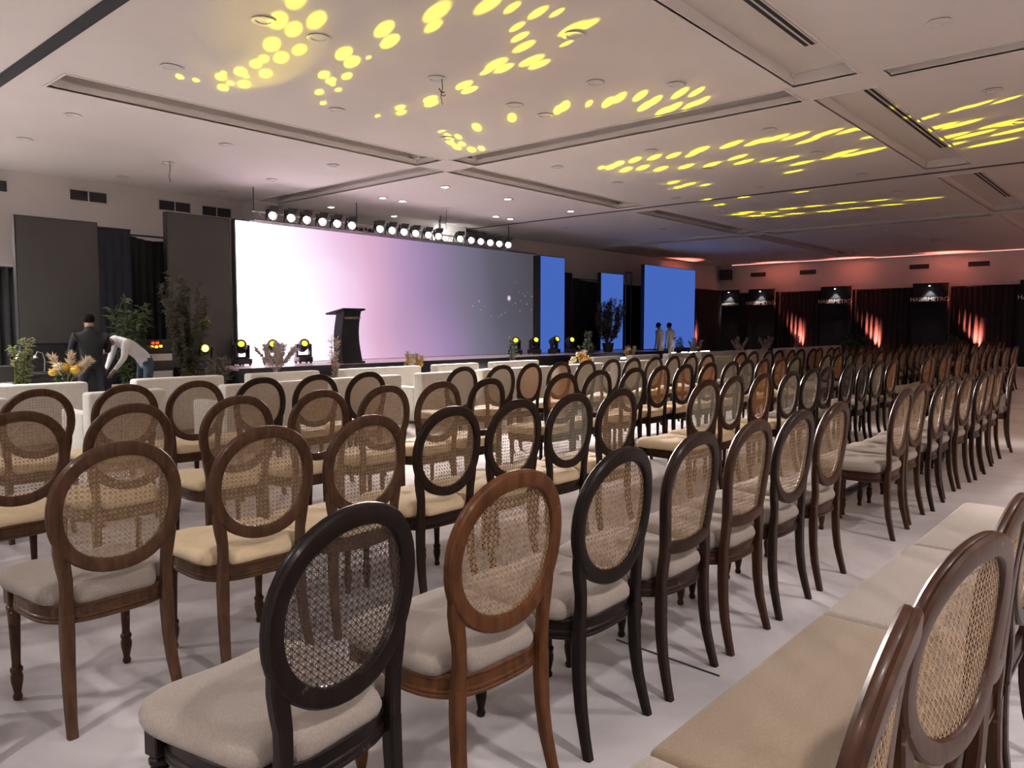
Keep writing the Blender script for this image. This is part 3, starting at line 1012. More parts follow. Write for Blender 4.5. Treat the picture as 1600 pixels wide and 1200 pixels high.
# yellow flood on a case beside the big dry bush
t = thing('flight_case', 'black flight case under the bright yellow flood light', 'case', (7.22, 14.35, 0))
MB().box(-0.3, 0.3, -0.28, 0.28, 0, 0.68, 0.015, 2).build('body', 'black_plastic', t)
for s in (-1, 1):
    MB().box(s * 0.3 - 0.012, s * 0.3 + 0.012, -0.285, 0.285, 0.64, 0.69).build('edge_trim', 'steel', t)
moving_head('h', 7.22, 14.35, 0.69, (6.55, 12.0, 1.35), 'bright yellow flood light glowing behind the dry bush', True)
lamp('flood_beam', 'SPOT', HEADS['h'], 700, (1.0, 0.80, 0.0), target=(6.78, 13.2, 1.66), size=0.03, angle=13, blend=0.5)

# ---- yellow leaf pattern thrown on the ceiling by the moving heads
GOBO = {
    'a': [(4.57, 9.49, .06), (4.76, 9.46, .05), (4.91, 9.11, .09), (5.14, 9.49, .09), (4.97, 8.75, .10), (5.25, 9.16, .10), (5.11, 9.25, .06), (4.95, 8.36, .09), (4.92, 8.14, .08), (5.21, 8.58, .10),
          (4.74, 7.67, .12), (5.03, 7.95, .11), (5.03, 7.58, .10), (4.43, 7.04, .12), (4.66, 7.12, .11), (4.68, 6.74, .12), (4.25, 6.44, .13), (4.86, 8.95, .05), (5.1, 8.85, .05)],
}
GOBO_PX = {
    'b': [(506, 117, 9), (517, 126, 8), (542, 119, 8), (499, 144, 7), (529, 140, 5), (505, 161, 5), (537, 84, 13), (550, 97, 12), (576, 90, 4), (600, 46, 14), (609, 65, 13), (682, 19, 17), (677, 41, 11), (762, 8, 15), (520, 132, 4)],
    'c': [(590, 181, 4), (625, 168, 7), (627, 176, 7), (672, 155, 9), (674, 162, 9), (725, 133, 10), (733, 141, 9), (775, 100, 12), (787, 107, 10), (760, 112, 7), (830, 95, 12), (842, 101, 10), (895, 45, 13), (915, 40, 11),
          (818, 73, 11), (812, 58, 9), (808, 42, 8), (840, 20, 10), (885, 68, 6), (690, 205, 4), (800, 12, 9), (870, 20, 7)],
    'd': [(700, 212, 5), (703, 222, 6), (714, 230, 6), (737, 234, 6), (745, 199, 7), (722, 225, 5), (716, 214, 5), (800, 184, 7), (752, 232, 5), (882, 166, 8), (872, 172, 7), (968, 153, 8), (950, 160, 8), (1000, 150, 8), (1022, 158, 8), (1008, 166, 8),
          (1062, 146, 8), (1088, 144, 7), (1052, 168, 8), (1096, 158, 7), (1035, 174, 7), (1078, 165, 7), (920, 162, 5)],
    'e': [(955, 261, 5), (966, 256, 5), (978, 265, 5), (992, 250, 5), (1004, 262, 5), (1022, 246, 5), (1032, 264, 5), (1052, 243, 5), (1072, 260, 5), (1092, 235, 6), (1112, 257, 5), (1142, 226, 6), (1162, 253, 5), (1182, 222, 6), (1212, 216, 6),
          (1242, 213, 6), (1262, 220, 5), (1292, 208, 6), (1302, 245, 5), (1332, 203, 6), (1340, 240, 6), (1358, 236, 6), (1366, 212, 5), (1252, 255, 5), (1152, 246, 5), (1052, 285, 4), (1062, 292, 4), (1076, 288, 4), (1102, 289, 3), (1240, 268, 4), (1200, 250, 4), (1080, 242, 4), (940, 262, 3), (1320, 238, 5), (1230, 248, 5)],
    'f': [(1155, 335, 4), (1166, 332, 4), (1182, 337, 4), (1202, 332, 4), (1232, 326, 4), (1242, 334, 4), (1272, 322, 4), (1292, 330, 4), (1322, 317, 4), (1342, 325, 4), (1372, 313, 4), (1392, 320, 4), (1432, 312, 4), (1452, 310, 4), (1104, 312, 3), (1162, 308, 3), (1252, 300, 3), (1124, 320, 3), (1215, 338, 3), (1310, 328, 3)],
    'g': [(1465, 199, 6), (1482, 214, 6), (1502, 194, 6), (1522, 210, 6), (1562, 194, 6), (1582, 205, 6), (1592, 190, 6), (1482, 227, 5), (1562, 221, 5), (1448, 184, 4), (1502, 170, 4), (1572, 156, 4), (1530, 163, 4), (1540, 225, 5)],
}


def ceil_point(px, py):
    d = FW + RT * ((px - 800) / FPX) + UP * ((600 - py) / FPX)
    s = (ZC - CAM_H) / d.z
    return d.x * s, d.y * s, (d * s).dot(FW)


for key, pts in GOBO_PX.items():
    GOBO[key] = []
    for px, py, r in pts:
        x, y, dep = ceil_point(px, py)
        GOBO[key].append((x, y, 0.95 * r * dep / FPX))


GAIN = {'e': 1.3, 'f': 1.3, 'g': 1.3}


def gobo_light(key, pts):
    rs = {'a': 0.78, 'e': 1.6, 'f': 1.7, 'g': 1.5, 'd': 1.1}.get(key, 1.0)
    pts = [(x, y, r * rs) for x, y, r in pts]
    src = HEADS[key]
    cx = sum(p[0] for p in pts) / len(pts)
    cy = sum(p[1] for p in pts) / len(pts)
    lo_ = lamp('gobo_beam', 'SPOT', src, W_GOBO, (1, 1, 1), target=(cx, cy, ZC), size=0.004, angle=110, blend=0.0)
    d = lo_.data
    d.use_nodes = True
    nt = d.node_tree
    em = nt.nodes['Emission']
    em.inputs['Color'].default_value = (1.0, 0.80, 0.0, 1)
    geo = nt.nodes.new('ShaderNodeNewGeometry')
    acc = None
    for x, y, r in pts:
        v = Vector((x, y, ZC)) - src
        dist = v.length
        v.normalize()
        ang = r / dist
        dot = nt.nodes.new('ShaderNodeVectorMath')
        dot.operation = 'DOT_PRODUCT'
        nt.links.new(geo.outputs['Incoming'], dot.inputs[0])
        dot.inputs[1].default_value = v
        ma = nt.nodes.new('ShaderNodeMath')
        ma.operation = 'MULTIPLY_ADD'
        kk = 1.0 / (1.0 - math.cos(ang))
        ma.inputs[1].default_value = kk
        ma.inputs[2].default_value = 1.0 - kk
        nt.links.new(dot.outputs['Value'], ma.inputs[0])
        if acc is None:
            acc = ma.outputs[0]
        else:
            mx = nt.nodes.new('ShaderNodeMath')
            mx.operation = 'MAXIMUM'
            nt.links.new(acc, mx.inputs[0])
            nt.links.new(ma.outputs[0], mx.inputs[1])
            acc = mx.outputs[0]
    mr = nt.nodes.new('ShaderNodeMapRange')
    mr.interpolation_type = 'SMOOTHSTEP'
    mr.inputs['From Min'].default_value = -0.35
    mr.inputs['From Max'].default_value = 0.75
    # farther throws are focused tighter, so the spot stays as bright
    md = (Vector((cx, cy, ZC)) - src).length
    inc = (ZC - src.z) / md
    d.energy = W_GOBO * md * md / inc / 300.0 * GAIN.get(key, 1.0)
    nt.links.new(acc, mr.inputs['Value'])
    halo = nt.nodes.new('ShaderNodeMapRange')
    halo.interpolation_type = 'SMOOTHSTEP'
    halo.inputs['From Min'].default_value = -7.0
    halo.inputs['From Max'].default_value = 0.5
    halo.inputs['To Max'].default_value = 0.035
    nt.links.new(acc, halo.inputs['Value'])
    sm_ = nt.nodes.new('ShaderNodeMath')
    sm_.operation = 'ADD'
    nt.links.new(mr.outputs[0], sm_.inputs[0])
    nt.links.new(halo.outputs[0], sm_.inputs[1])
    nt.links.new(sm_.outputs[0], em.inputs['Strength'])


for key, pts in GOBO.items():
    gobo_light(key, pts)


# ------------------------------------------------------------------ sofas
def sofa_meshes(w):
    return {
        'back': MB().box(0, w, 0.0, 0.22, 0.05, 0.80, 0.035, 3).mesh('backrest', 'sofa_fabric', 50),
        'base': MB().box(0.02, w - 0.02, 0.20, 0.86, 0.05, 0.30, 0.02, 2).mesh('seat_base', 'sofa_fabric', 50),
        'cush': MB().box(0.17 if w > 0.9 else 0.13, w - (0.17 if w > 0.9 else 0.13), 0.215, 0.88, 0.30, 0.44, 0.04, 3).mesh('seat_cushion', 'sofa_fabric', 50),
        'arm': MB().box(0, 0.16 if w > 0.9 else 0.12, 0.21, 0.86, 0.05, 0.58, 0.03, 3).mesh('armrest', 'sofa_fabric', 50),
        'foot': MB().lathe([(0.02, 0.0), (0.025, 0.06)], n=8).mesh('foot', 'black_metal'),
    }


def sofa(x0, x1, y, label, group, dz=0.0):
    w = x1 - x0
    ms = sofa_meshes(w)
    t = thing('lounge_sofa' if w > 0.95 else 'lounge_armchair', label, 'sofa' if w > 0.95 else 'armchair', (x0, y, 0), group=group)
    place(ms['back'], 'backrest', t)
    place(ms['base'], 'seat_base', t)
    place(ms['cush'], 'seat_cushion', t)
    place(ms['arm'], 'armrest', t)
    place(ms['arm'], 'armrest', t, (w - (0.16 if w > 0.9 else 0.12), 0, 0))
    for u in (0.06, w - 0.06):
        for v in (0.08, 0.8):
            place(ms['foot'], 'foot', t, (u, v, 0))
    return t


near_row = [(0.9, 2.35), (3.08, 3.9), (4.62, 6.1), (6.22, 7.4), (7.8, 9.0), (9.15, 11.0), (11.2, 12.7), (13.2, 14.6), (15.1, 17.0), (17.3, 18.5)]
rear_row = [(2.0, 3.76), (4.35, 5.62), (6.04, 7.28), (7.77, 9.5), (9.9, 11.05), (11.5, 12.95), (15.0, 16.2), (16.75, 18.1), (18.6, 19.8), (20.5, 21.9), (22.05, 23.6), (24.0, 25.3), (26.2, 27.6), (27.8, 29.2), (29.4, 31.0), (31.2, 32.8)]
for i, (a, b) in enumerate(near_row):
    sofa(a, b, 8.65, ('cream armchair' if b - a < 0.95 else 'cream boxy sofa') + ' just ahead of the chairs, %s from left' % ORD[i], 'sofas ahead of the chairs')
for i, (a, b) in enumerate(rear_row):
    sofa(a, b, 10.55, 'cream boxy sofa in the line closest to the stage, %s from left' % ORD[i], 'sofas closest to the stage')


# ------------------------------------------------------------------ chairs
def superellipse(rx, ry, n, cnt):
    out = []
    for k in range(cnt):
        a = 2 * PI * k / cnt
        c, s = math.cos(a), math.sin(a)
        out.append((rx * math.copysign(abs(c) ** (2 / n), c), ry * math.copysign(abs(s) ** (2 / n), s)))
    return out


def bow(x, z=0.815):
    return 0.028 * (x / 0.24) ** 2 - 0.11 * max(0.0, z - 0.45)


def outline(kind):
    if kind == 'oval':
        return [(x, z + 0.815) for x, z in superellipse(0.221, 0.221, 2.15, 48)]
    pts = [(0, 1.034), (0.10, 1.016), (0.165, 0.965), (0.198, 0.885), (0.200, 0.80), (0.186, 0.71), (0.174, 0.64), (0.160, 0.605), (0.08, 0.592), (0, 0.588)]
    full = pts + [(-x, z) for x, z in reversed(pts[1:-1])]
    out = []
    n = len(full)
    for i in range(n):
        p0, p1, p2, p3 = (Vector(full[(i + q) % n]) for q in (-1, 0, 1, 2))
        for u in (0.0, 1 / 3, 2 / 3):
            out.append(tuple(0.5 * ((2 * p1) + (p2 - p0) * u + (2 * p0 - 5 * p1 + 4 * p2 - p3) * u * u + (3 * p1 - p0 - 3 * p2 + p3) * u ** 3)))
    # same turning sense as the oval (counter-clockwise)
    out.reverse()
    return out


FRAME_PROF = [(-.026, -.008), (-.022, -.014), (-.012, -.017), (.014, -.018), (.021, -.017), (.0265, -.010), (.024, -.003), (.027, .002), (.027, .010), (.021, .017), (.006, .019), (-.016, .017), (-.026, .008)]


def frame_mesh(kind):
    o = outline(kind)
    n = len(o)
    secs = []
    for i in range(n):
        t = Vector(o[(i + 1) % n]) - Vector(o[i - 1])
        t.normalize()
        nr = Vector((t.y, -t.x))
        x, z = o[i]
        secs.append([(x + nr.x * r, bow(x, z) + y, z + nr.y * r) for r, y in FRAME_PROF])
    return MB().sections(secs, closed=True).mesh('back_frame', 'wood_brown', 38)


def cane_mesh(kind, pitch=0.019, w=0.0021, wd=0.0025, pair=0.0020, seg=5):
    o = outline(kind)
    n = len(o)
    mb = MB()

    def clip(p, d):
        ts = []
        for i in range(n):
            a, b = Vector(o[i]), Vector(o[(i + 1) % n])
            e = b - a
            den = d.x * e.y - d.y * e.x
            if abs(den) < 1e-9:
                continue
            r = a - p
            s = (r.x * d.y - r.y * d.x) / den
            if 0 <= s < 1:
                ts.append((r.x * e.y - r.y * e.x) / den)
        ts.sort()
        return (ts[0], ts[-1]) if len(ts) >= 2 else None

    def ribbon(p, d, width, yo, sg):
        c = clip(p, d)
        if c is None or c[1] - c[0] < 0.02:
            return
        nr = Vector((-d.y, d.x)) * (width / 2)
        vs, fs = [], []
        for k in range(sg + 1):
            q = p + d * (c[0] + (c[1] - c[0]) * k / sg)
            for s in (-1, 1):
                g = q + nr * s
                vs.append((g.x, bow(g.x, g.y) + yo, g.y))
        for k in range(sg):
            fs.append((2 * k, 2 * k + 2, 2 * k + 3, 2 * k + 1))
        mb.add(vs, fs)

    R = 0.24
    cnt = int(R / pitch) + 1
    for i in range(-cnt, cnt + 1):
        for s in ((-pair, pair) if pair > 0 else (0.0,)):
            ribbon(Vector((i * pitch + s, 0.815)), Vector((0, 1)), w, -0.0008, 1)
            ribbon(Vector((0, 0.815 + i * pitch + s)), Vector((1, 0)), w, 0.0002, seg)
    for i in range(-2 * cnt, 2 * cnt + 1):
        ribbon(Vector((i * pitch, 0.815)), Vector((1, 1)).normalized(), wd, 0.0012, seg)
        ribbon(Vector((i * pitch, 0.815)), Vector((1, -1)).normalized(), wd, -0.0018, seg)
    return mb.mesh('cane_panel', 'cane_tan')


def rect_sweep(path, widths, depths, chamfer=0.006):
    secs = []
    for (x, y, z), w, d in zip(path, widths, depths):
        a, b, c = w / 2, d / 2, chamfer
        secs.append([(x - a + c, y - b, z), (x + a - c, y - b, z), (x + a, y - b + c, z), (x + a, y + b - c, z), (x + a - c, y + b, z), (x - a + c, y + b, z), (x - a, y + b - c, z), (x - a, y - b + c, z)])
    return MB().sections(secs)


def post_mesh(s, kind):
    if kind == 'oval':
        path = [(s * .186, 0.004, .40), (s * .186, 0.004, .46), (s * .185, 0.006, .52), (s * .187, 0.010, .57), (s * .194, 0.016, .62), (s * .203, 0.020, .67), (s * .209, 0.022, .71)]
        wd = [.044, .044, .040, .042, .048, .046, .036]
    else:
        path = [(s * .190, 0.004, .40), (s * .190, 0.004, .46), (s * .186, 0.006, .52), (s * .176, 0.010, .58), (s * .174, 0.016, .64), (s * .182, 0.018, .70)]
        wd = [.046, .046, .050, .054, .050, .044]
    path = [(x, y - 0.11 * max(0.0, z - 0.45), z) for x, y, z in path]
    return rect_sweep(path, wd, [.036, .036, .034, .033, .032, .031, .030][:len(path)]).mesh('back_post', 'wood_brown', 40)


def rear_leg_mesh(s):
    path = [(s * .186, 0.004, .44), (s * .187, 0.004, .36), (s * .189, 0.0, .26), (s * .193, -0.012, .16), (s * .199, -0.032, .07), (s * .203, -0.05, 0.0)]
    return rect_sweep(path, [.046, .046, .043, .040, .036, .034], [.040, .040, .038, .036, .033, .031]).mesh('leg', 'wood_brown', 40)


def front_leg_mesh(s):
    prof = [(.013, 0.0), (.017, .006), (.018, .015), (.013, .028), (.016, .045), (.022, .075), (.023, .095), (.019, .112), (.023, .118), (.023, .130), (.017, .136), (.016, .15), (.021, .30), (.024, .36), (.020, .366),
            (.027, .374), (.027, .386), (.020, .392), (.021, .40)]
    mb = MB().lathe(prof, s * .215, .435, 12)
    mb.box(s * .215 - .026, s * .215 + .026, .409, .461, .395, .468, .004, 1)
    return mb.mesh('leg', 'wood_brown', 35)


RAIL_PROF = [(-.035, .468), (-.004, .471), (.002, .466), (.002, .459), (-.004, .455), (-.004, .430), (-.002, .427), (.003, .424), (.003, .417), (-.001, .414), (.004, .410), (.003, .401), (-.004, .397), (-.035, .397)]


def rail_mesh(carved=False):
    plan = superellipse(0.248, 0.248, 3.0, 132 if carved else 44)
    secs = []
    n = len(plan)
    for i in range(n):
        t = (Vector(plan[(i + 1) % n]) - Vector(plan[i - 1])).normalized()
        nr = Vector((t.y, -t.x))
        x, y = plan[i]
        # the carved band: a running row of leaf scrolls between two beads
        cv = 0.0045 * abs(math.sin(i * PI * 2 / 12)) * (1 if (i // 6) % 2 else 0.55) if carved else 0.0
        secs.append([(x + nr.x * (r + (cv if q in (4, 5) else 0.0)), 0.235 + y + nr.y * (r + (cv if q in (4, 5) else 0.0)), z) for q, (r, z) in enumerate(RAIL_PROF)])
    return MB().sections(secs, closed=True).mesh('seat_rail', 'wood_brown', 32)


def cushion_mesh(tuck=0.16):
    plan = [(x * (0.955 + 0.22 * (y + 0.265)), y) for x, y in superellipse(0.252, 0.265, 5.0, 64)]
    lay = [(.93, .464), (.985, .470), (1.01, .486), (1.01, .502), (.985, .518), (.93, .530), (.82, .538), (.62, .543), (.36, .546), (.12, .547)]
    secs = []
    for sc_, z in lay:
        ring = []
        for x, y in plan:
            d = 0.0
            for sx in (-1, 1):
                q = math.hypot(x - sx * .20, y + .25)
                d = max(d, math.exp(-(q / .045) ** 2))
            k = sc_ * (1 - tuck * d * max(0.0, min(1.0, (sc_ - 0.5) * 2)))
            zz = z + 0.006 * math.sin(x * 13 + 1) * math.cos(y * 11) * (1 if z > .5 else 0)
            ring.append((x * k, 0.252 + y * k, zz))
        secs.append(ring)
    return MB().sections(secs).mesh('seat_cushion', 'linen_grey', 60)


CH = {
    'frame': {k: frame_mesh(k) for k in ('oval', 'arch')},
    'cane': {k: cane_mesh(k) for k in ('oval', 'arch')},
    'post': {(k, s): post_mesh(s, k) for k in ('oval', 'arch') for s in (-1, 1)},
    'rear': {s: rear_leg_mesh(s) for s in (-1, 1)},
    'front': {s: front_leg_mesh(s) for s in (-1, 1)},
    'rail': rail_mesh(),
    'rail_carved': rail_mesh(True),
    'cush': cushion_mesh(),
}
WOODW = {'wood_brown': 'mid brown', 'wood_walnut': 'dark walnut', 'wood_dark': 'near-black', 'wood_red': 'reddish brown', 'wood_umber': 'umber brown'}
CUSHW = {'linen_grey': 'grey linen', 'linen_tan': 'tan linen', 'cream_fabric': 'cream', 'taupe_fabric': 'taupe'}
ROWNAME = {'D': 'first', 'C': 'second', 'B': 'third', 'A': 'fourth', 'Z': 'last'}
ROWY = {'D': 6.04, 'C': 4.49, 'B': 3.01, 'A': 1.52, 'Z': 0.35}


def chair_label(wd, kind, cush, order, row, block):
    return '%s %s-back cane chair, %s from left, %s row behind the sofas, %s block' % (WOODW[wd], kind, ORD[order], ROWNAME[row], block)


def chair(x, y, rz, kind, wd, cane, cush, label, group, sc_=1.0):
    t = thing('dining_chair', label, 'chair', (x, y, 0), rz, group)
    t.scale = (sc_, 1, 1)
    place(CH['frame'][kind], 'back_frame', t, material=wd)
    place(CH['cane'][kind], 'cane_panel', t, material=cane)
    for s in (-1, 1):
        place(CH['post'][(kind, s)], 'back_post', t, material=wd)
        place(CH['rear'][s], 'leg', t, material=wd)
        place(CH['front'][s], 'leg', t, material=wd)
    place(CH['rail_carved' if wd in ('wood_brown', 'wood_red') else 'rail'], 'seat_rail', t, material=wd)
    place(CH['cush'], 'seat_cushion', t, material=cush)
    return t


def far_chair_mesh(wd, cane, cush):
    mb = MB()
    for me, mi in ((CH['frame']['oval'], 0), (CH['post'][('oval', -1)], 0), (CH['post'][('oval', 1)], 0), (CH['rear'][-1], 0), (CH['rear'][1], 0), (CH['front'][-1], 0), (CH['front'][1], 0), (CH['rail'], 0),
                   (CANE_FAR, 1), (CH['cush'], 2)):
        mb.add([v.co[:] for v in me.vertices], [tuple(p.vertices) for p in me.polygons], mi)
    return mb.mesh('cane_chair', [wd, cane, cush], 40)


CANE_FAR = cane_mesh('oval', pitch=0.033, w=0.0085, wd=0.006, pair=0.0, seg=4)
FAR = {}


def far_chair(x, y, rz, wd, cane, cush, label, group):
    key = (wd, cane, cush)
    if key not in FAR:
        FAR[key] = far_chair_mesh(*key)
    return tag(place(FAR[key], 'dining_chair', None, (x, y, 0), rz), label, 'chair', group)


rnd = random.Random(21)
B, W, D, R, U = 'wood_brown', 'wood_walnut', 'wood_dark', 'wood_red', 'wood_umber'
T, G, O, K = 'cane_tan', 'cane_grey', 'cane_orange', 'cane_dark'
LG, LT, CR, TP = 'linen_grey', 'linen_tan', 'cream_fabric', 'taupe_fabric'
NEAR = {
    'A': [(1.094, 0.149, 'oval', D, K, LG), (1.69, -0.02, 'oval', R, T, LG), (2.27, 0.03, 'oval', D, T, LG), (2.83, 0.02, 'arch', W, T, LG), (3.39, 0.0, 'arch', U, T, LG), (3.95, 0.0, 'oval', W, T, LG), (4.53, 0.0, 'oval', U, T, LG)],
    'B': [(0.5, 0.05, 'oval', B, T, LG), (1.15, 0.05, 'oval', B, T, LG), (1.76, -0.02, 'oval', B, T, CR), (2.32, 0.0, 'oval', B, T, CR), (2.88, 0.0, 'oval', W, T, CR), (3.43, 0.0, 'oval', W, T, CR), (3.985, 0.0, 'oval', W, G, CR), (4.54, 0.0, 'oval', W, T, CR)],
    'C': [(0.62, 0.0, 'oval', B, T, CR), (1.24, 0.06, 'oval', B, T, CR), (1.80, 0.0, 'oval', B, T, CR), (2.46, -0.04, 'oval', B, T, CR), (3.07, 0.0, 'oval', B, T, CR), (3.64, 0.0, 'oval', B, T, CR), (4.20, 0.0, 'oval', B, T, CR), (4.76, 0.0, 'arch', W, T, CR)],
    'D': [(1.2, 0.0, 'oval', B, T, CR), (1.80, 0.06, 'oval', B, T, CR), (2.40, 0.0, 'oval', B, T, CR), (2.95, 0.0, 'oval', B, T, CR), (3.53, 0.0, 'oval', W, T, CR), (4.10, 0.0, 'oval', W, T, CR), (4.68, 0.0, 'oval', W, T, CR)],
}
for row, lst in NEAR.items():
    for i, (x, rz, kind, wd, cane, cu_) in enumerate(lst):
        chair(x, ROWY[row], rz, kind, wd, cane, cu_, chair_label(wd, kind, cu_, i, row, 'near'), 'chairs of the near block')


def settee(x0, x1, y, backs, wd, cane, cush, label):
    w = x1 - x0
    t = thing('bench_settee', label, 'settee', (x0, y, 0), group='two-seat settees of the last row')
    for bx, rz in backs:
        f = place(CH['frame']['oval'], 'back_frame', t, (bx - x0, 0, 0), rz, wd)
        c = place(CH['cane']['oval'], 'cane_panel', f, material=cane)
        for s_ in (-1, 1):
            p = place(CH['post'][('oval', s_)], 'back_post', f, material=wd)
    rl = MB()
    rl.box(0.02, w - 0.02, 0.0, 0.035, .397, .468, .006, 2).box(0.02, w - 0.02, .455, .49, .397, .468, .006, 2).box(0.02, .055, .03, .46, .397, .468, .006, 2).box(w - .055, w - .02, .03, .46, .397, .468, .006, 2)
    rl.box(0.015, w - 0.015, -.004, 0.0, .405, .418).box(0.015, w - 0.015, .49, .494, .405, .418)
    rl.build('seat_rail', wd, t, 40)
    MB().box(-0.005, w + 0.005, 0.012, .515, .466, .542, .028, 4).build('seat_cushion', cush, t, 60)
    for u in (0.05, w / 2, w - 0.05):
        place(CH['rear'][1], 'leg', t, (u - .186, 0, 0), material=wd)
        place(CH['front'][1], 'leg', t, (u - .215, 0, 0), material=wd)
    return t


settee(0.34, 1.43, 0.345, ((0.50, 0.0), (1.19, 0.12)), U, T, LG, 'umber brown double-oval settee with grey linen seat at the end closest to the viewer')
settee(1.44, 2.53, 0.345, ((1.80, -0.18), (2.28, 0.0)), U, T, LT, 'umber brown double-oval settee with tan linen seat in the last row')
settee(2.54, 3.62, 0.345, ((2.80, 0.0), (3.34, 0.0)), W, T, LG, 'dark settee with pale linen seat right beside the tan-seated settee')
settee(3.63, 4.71, 0.335, ((3.90, 0.0), (4.44, 0.0)), U, T, LG, 'settee with pale linen seat at the aisle end of the last row')
MID = {
    'A': [5.90, 6.46, 7.05, 7.62, 8.18, 8.75, 9.32, 9.95],
    'B': [5.83, 6.45, 7.06, 7.64, 8.30, 8.85, 9.45, 10.05, 10.7, 11.35],
    'C': [5.80, 6.45, 7.12, 7.70, 8.25, 8.86, 9.44, 10.0, 10.57, 11.14, 11.7],
    'D': [6.04, 6.62, 7.21, 7.79, 8.37, 8.95, 9.53, 10.11, 10.69, 11.27, 11.85],
}
mid_wood = {'A': [U, U, W, W, U, W, U, U], 'B': [U, U, U, W, D, D, D, D, D, W], 'C': [W, W, W, W, D, W, W, D, U, U, W], 'D': [W, W, D, W, W, W, W, W, W, W, W]}
mid_cane = {'A': [T, T, T, T, T, T, T, T], 'B': [G, G, O, G, G, K, K, K, G, O], 'C': [O, G, G, O, O, O, G, G, O, O, G], 'D': [G, G, O, O, G, G, G, G, G, G, O]}
for row, xs_ in MID.items():
    for i, x in enumerate(xs_):
        cu_ = LG if row == 'A' else (CR if row in 'CD' or i < 4 else TP)
        chair(x, ROWY[row] + rnd.uniform(-.03, .03), rnd.uniform(-.05, .05), 'oval', mid_wood[row][i], mid_cane[row][i], cu_, chair_label(mid_wood[row][i], 'oval', cu_, i, row, 'middle'), 'chairs of the middle block')
chair(10.95, 1.55, 0.2, 'oval', U, T, LG, 'umber brown cane chair turned aside at the end of the fourth row', 'chairs of the middle block')
for row, x0, cnt in (('B', 13.2, 16), ('C', 13.2, 16), ('D', 13.2, 16)):
    for i in range(cnt):
        wd = rnd.choice([U, W, W, D, U])
        far_chair(x0 + i * 0.58 + rnd.uniform(-.03, .03), ROWY[row] + rnd.uniform(-.04, .04), rnd.uniform(-.05, .05), wd, rnd.choice([O, T, G]), rnd.choice([TP, LG]), chair_label(wd, 'oval', TP, i, row, 'far'), 'chairs of the far block')
for row, x0, cnt in (('C', 23.8, 12), ('D', 23.8, 16)):
    for i in range(cnt):
        wd = rnd.choice([U, W, W, D])
        far_chair(x0 + i * 0.58 + rnd.uniform(-.03, .03), ROWY[row] + rnd.uniform(-.04, .04), rnd.uniform(-.05, .05), wd, rnd.choice([O, T, G]), rnd.choice([TP, LG]), chair_label(wd, 'oval', TP, i, row, 'farthest'), 'chairs of the farthest block')

# black cable across the aisle between the chair legs
tag(MB().tube([(2.98, 1.95, 0.004), (2.96, 1.6, 0.004), (2.95, 1.41, 0.004)], 0.004, 6).build('floor_cable', 'track_black'), 'thin black cable lying on the carpet between chair legs', 'cable')
tag(MB().box(6.6, 10.6, 2.16, 2.21, 0, 0.05, 0.008, 1).build('cable_ramp', 'track_black'), 'low black cable cover on the floor under the middle block', 'cable cover')


# ------------------------------------------------------------------ plants
def leaf_quads(mb, p, d, length, width, droop=0.3, mi=0):
    d = d.normalized()
    s = d.cross(Vector((0, 0, 1)))
    if s.length < 1e-3:
        s = Vector((1, 0, 0))
    s = s.normalized() * width / 2
    m = p + d * length * 0.5 + Vector((0, 0, length * 0.05))
    e = p + d * length - Vector((0, 0, length * droop))
    mb.add([p, m - s, e, m + s], [(0, 1, 2), (0, 2, 3)], mi)


def pot(t, r, h, m='pot_black'):
    MB().lathe([(r * 0.7, 0), (r * 0.78, 0.01), (r, h * 0.92), (r * 1.06, h * 0.93), (r * 1.06, h), (r * 0.9, h), (r * 0.88, h - 0.03)], n=16, cap=False).add(
        [(r * .88 * math.cos(2 * PI * i / 16), r * .88 * math.sin(2 * PI * i / 16), h - 0.03) for i in range(16)], [tuple(range(16))]).add(
        [(r * .7 * math.cos(2 * PI * i / 16), r * .7 * math.sin(2 * PI * i / 16), 0.0) for i in range(16)], [tuple(range(15, -1, -1))]).build('pot', m, t, 40)


def bush(x, y, z, h, rad, stems, leaves, leaf, m, label, name='shrub', ll=0.09, lw=0.03, droop=0.3, top_pow=1.0, group=None, potm='pot_black', cat='plant', up=0.5):
    t = thing(name, label, cat, (x, y, z), group=group)
    pot(t, min(0.2, rad * 0.5), 0.3 if h > 1 else 0.18, potm)
    sm, lm = MB(), MB()
    z0 = (0.25 if h > 1 else 0.15)
    tops = []
    for s in range(stems):
        a = random.uniform(0, 2 * PI)
        r = rad * random.uniform(0.15, 1.0)
        hh = h * random.uniform(0.65, 1.0)
        path = [Vector((0.02 * math.cos(a), 0.02 * math.sin(a), z0))]
        for q in range(1, 6):
            u = q / 5
            path.append(Vector((r * u ** top_pow * math.cos(a + 0.2 * u) + random.uniform(-.02, .02), r * u ** top_pow * math.sin(a + 0.2 * u) + random.uniform(-.02, .02), z0 + (hh - z0) * u)))
        sm.tube(path, [0.010, 0.009, 0.008, 0.006, 0.005, 0.003], 5)
        tops.append(path)
    for i in range(leaves):
        path = random.choice(tops)
        u = random.uniform(0.12, 1.0) ** 0.8 * 4.999
        k_ = int(u)
        p = path[k_].lerp(path[k_ + 1], u - k_)
        d = Vector((random.gauss(0, 1), random.gauss(0, 1), random.gauss(up, 0.5)))
        leaf_quads(lm, p, d, ll * random.uniform(0.6, 1.3), lw * random.uniform(0.7, 1.2), droop)
    tag(sm.build('stem', 'stem_brown', t, 60), kind='stuff')
    tag(lm.build('foliage', m, t), kind='stuff')
    return t


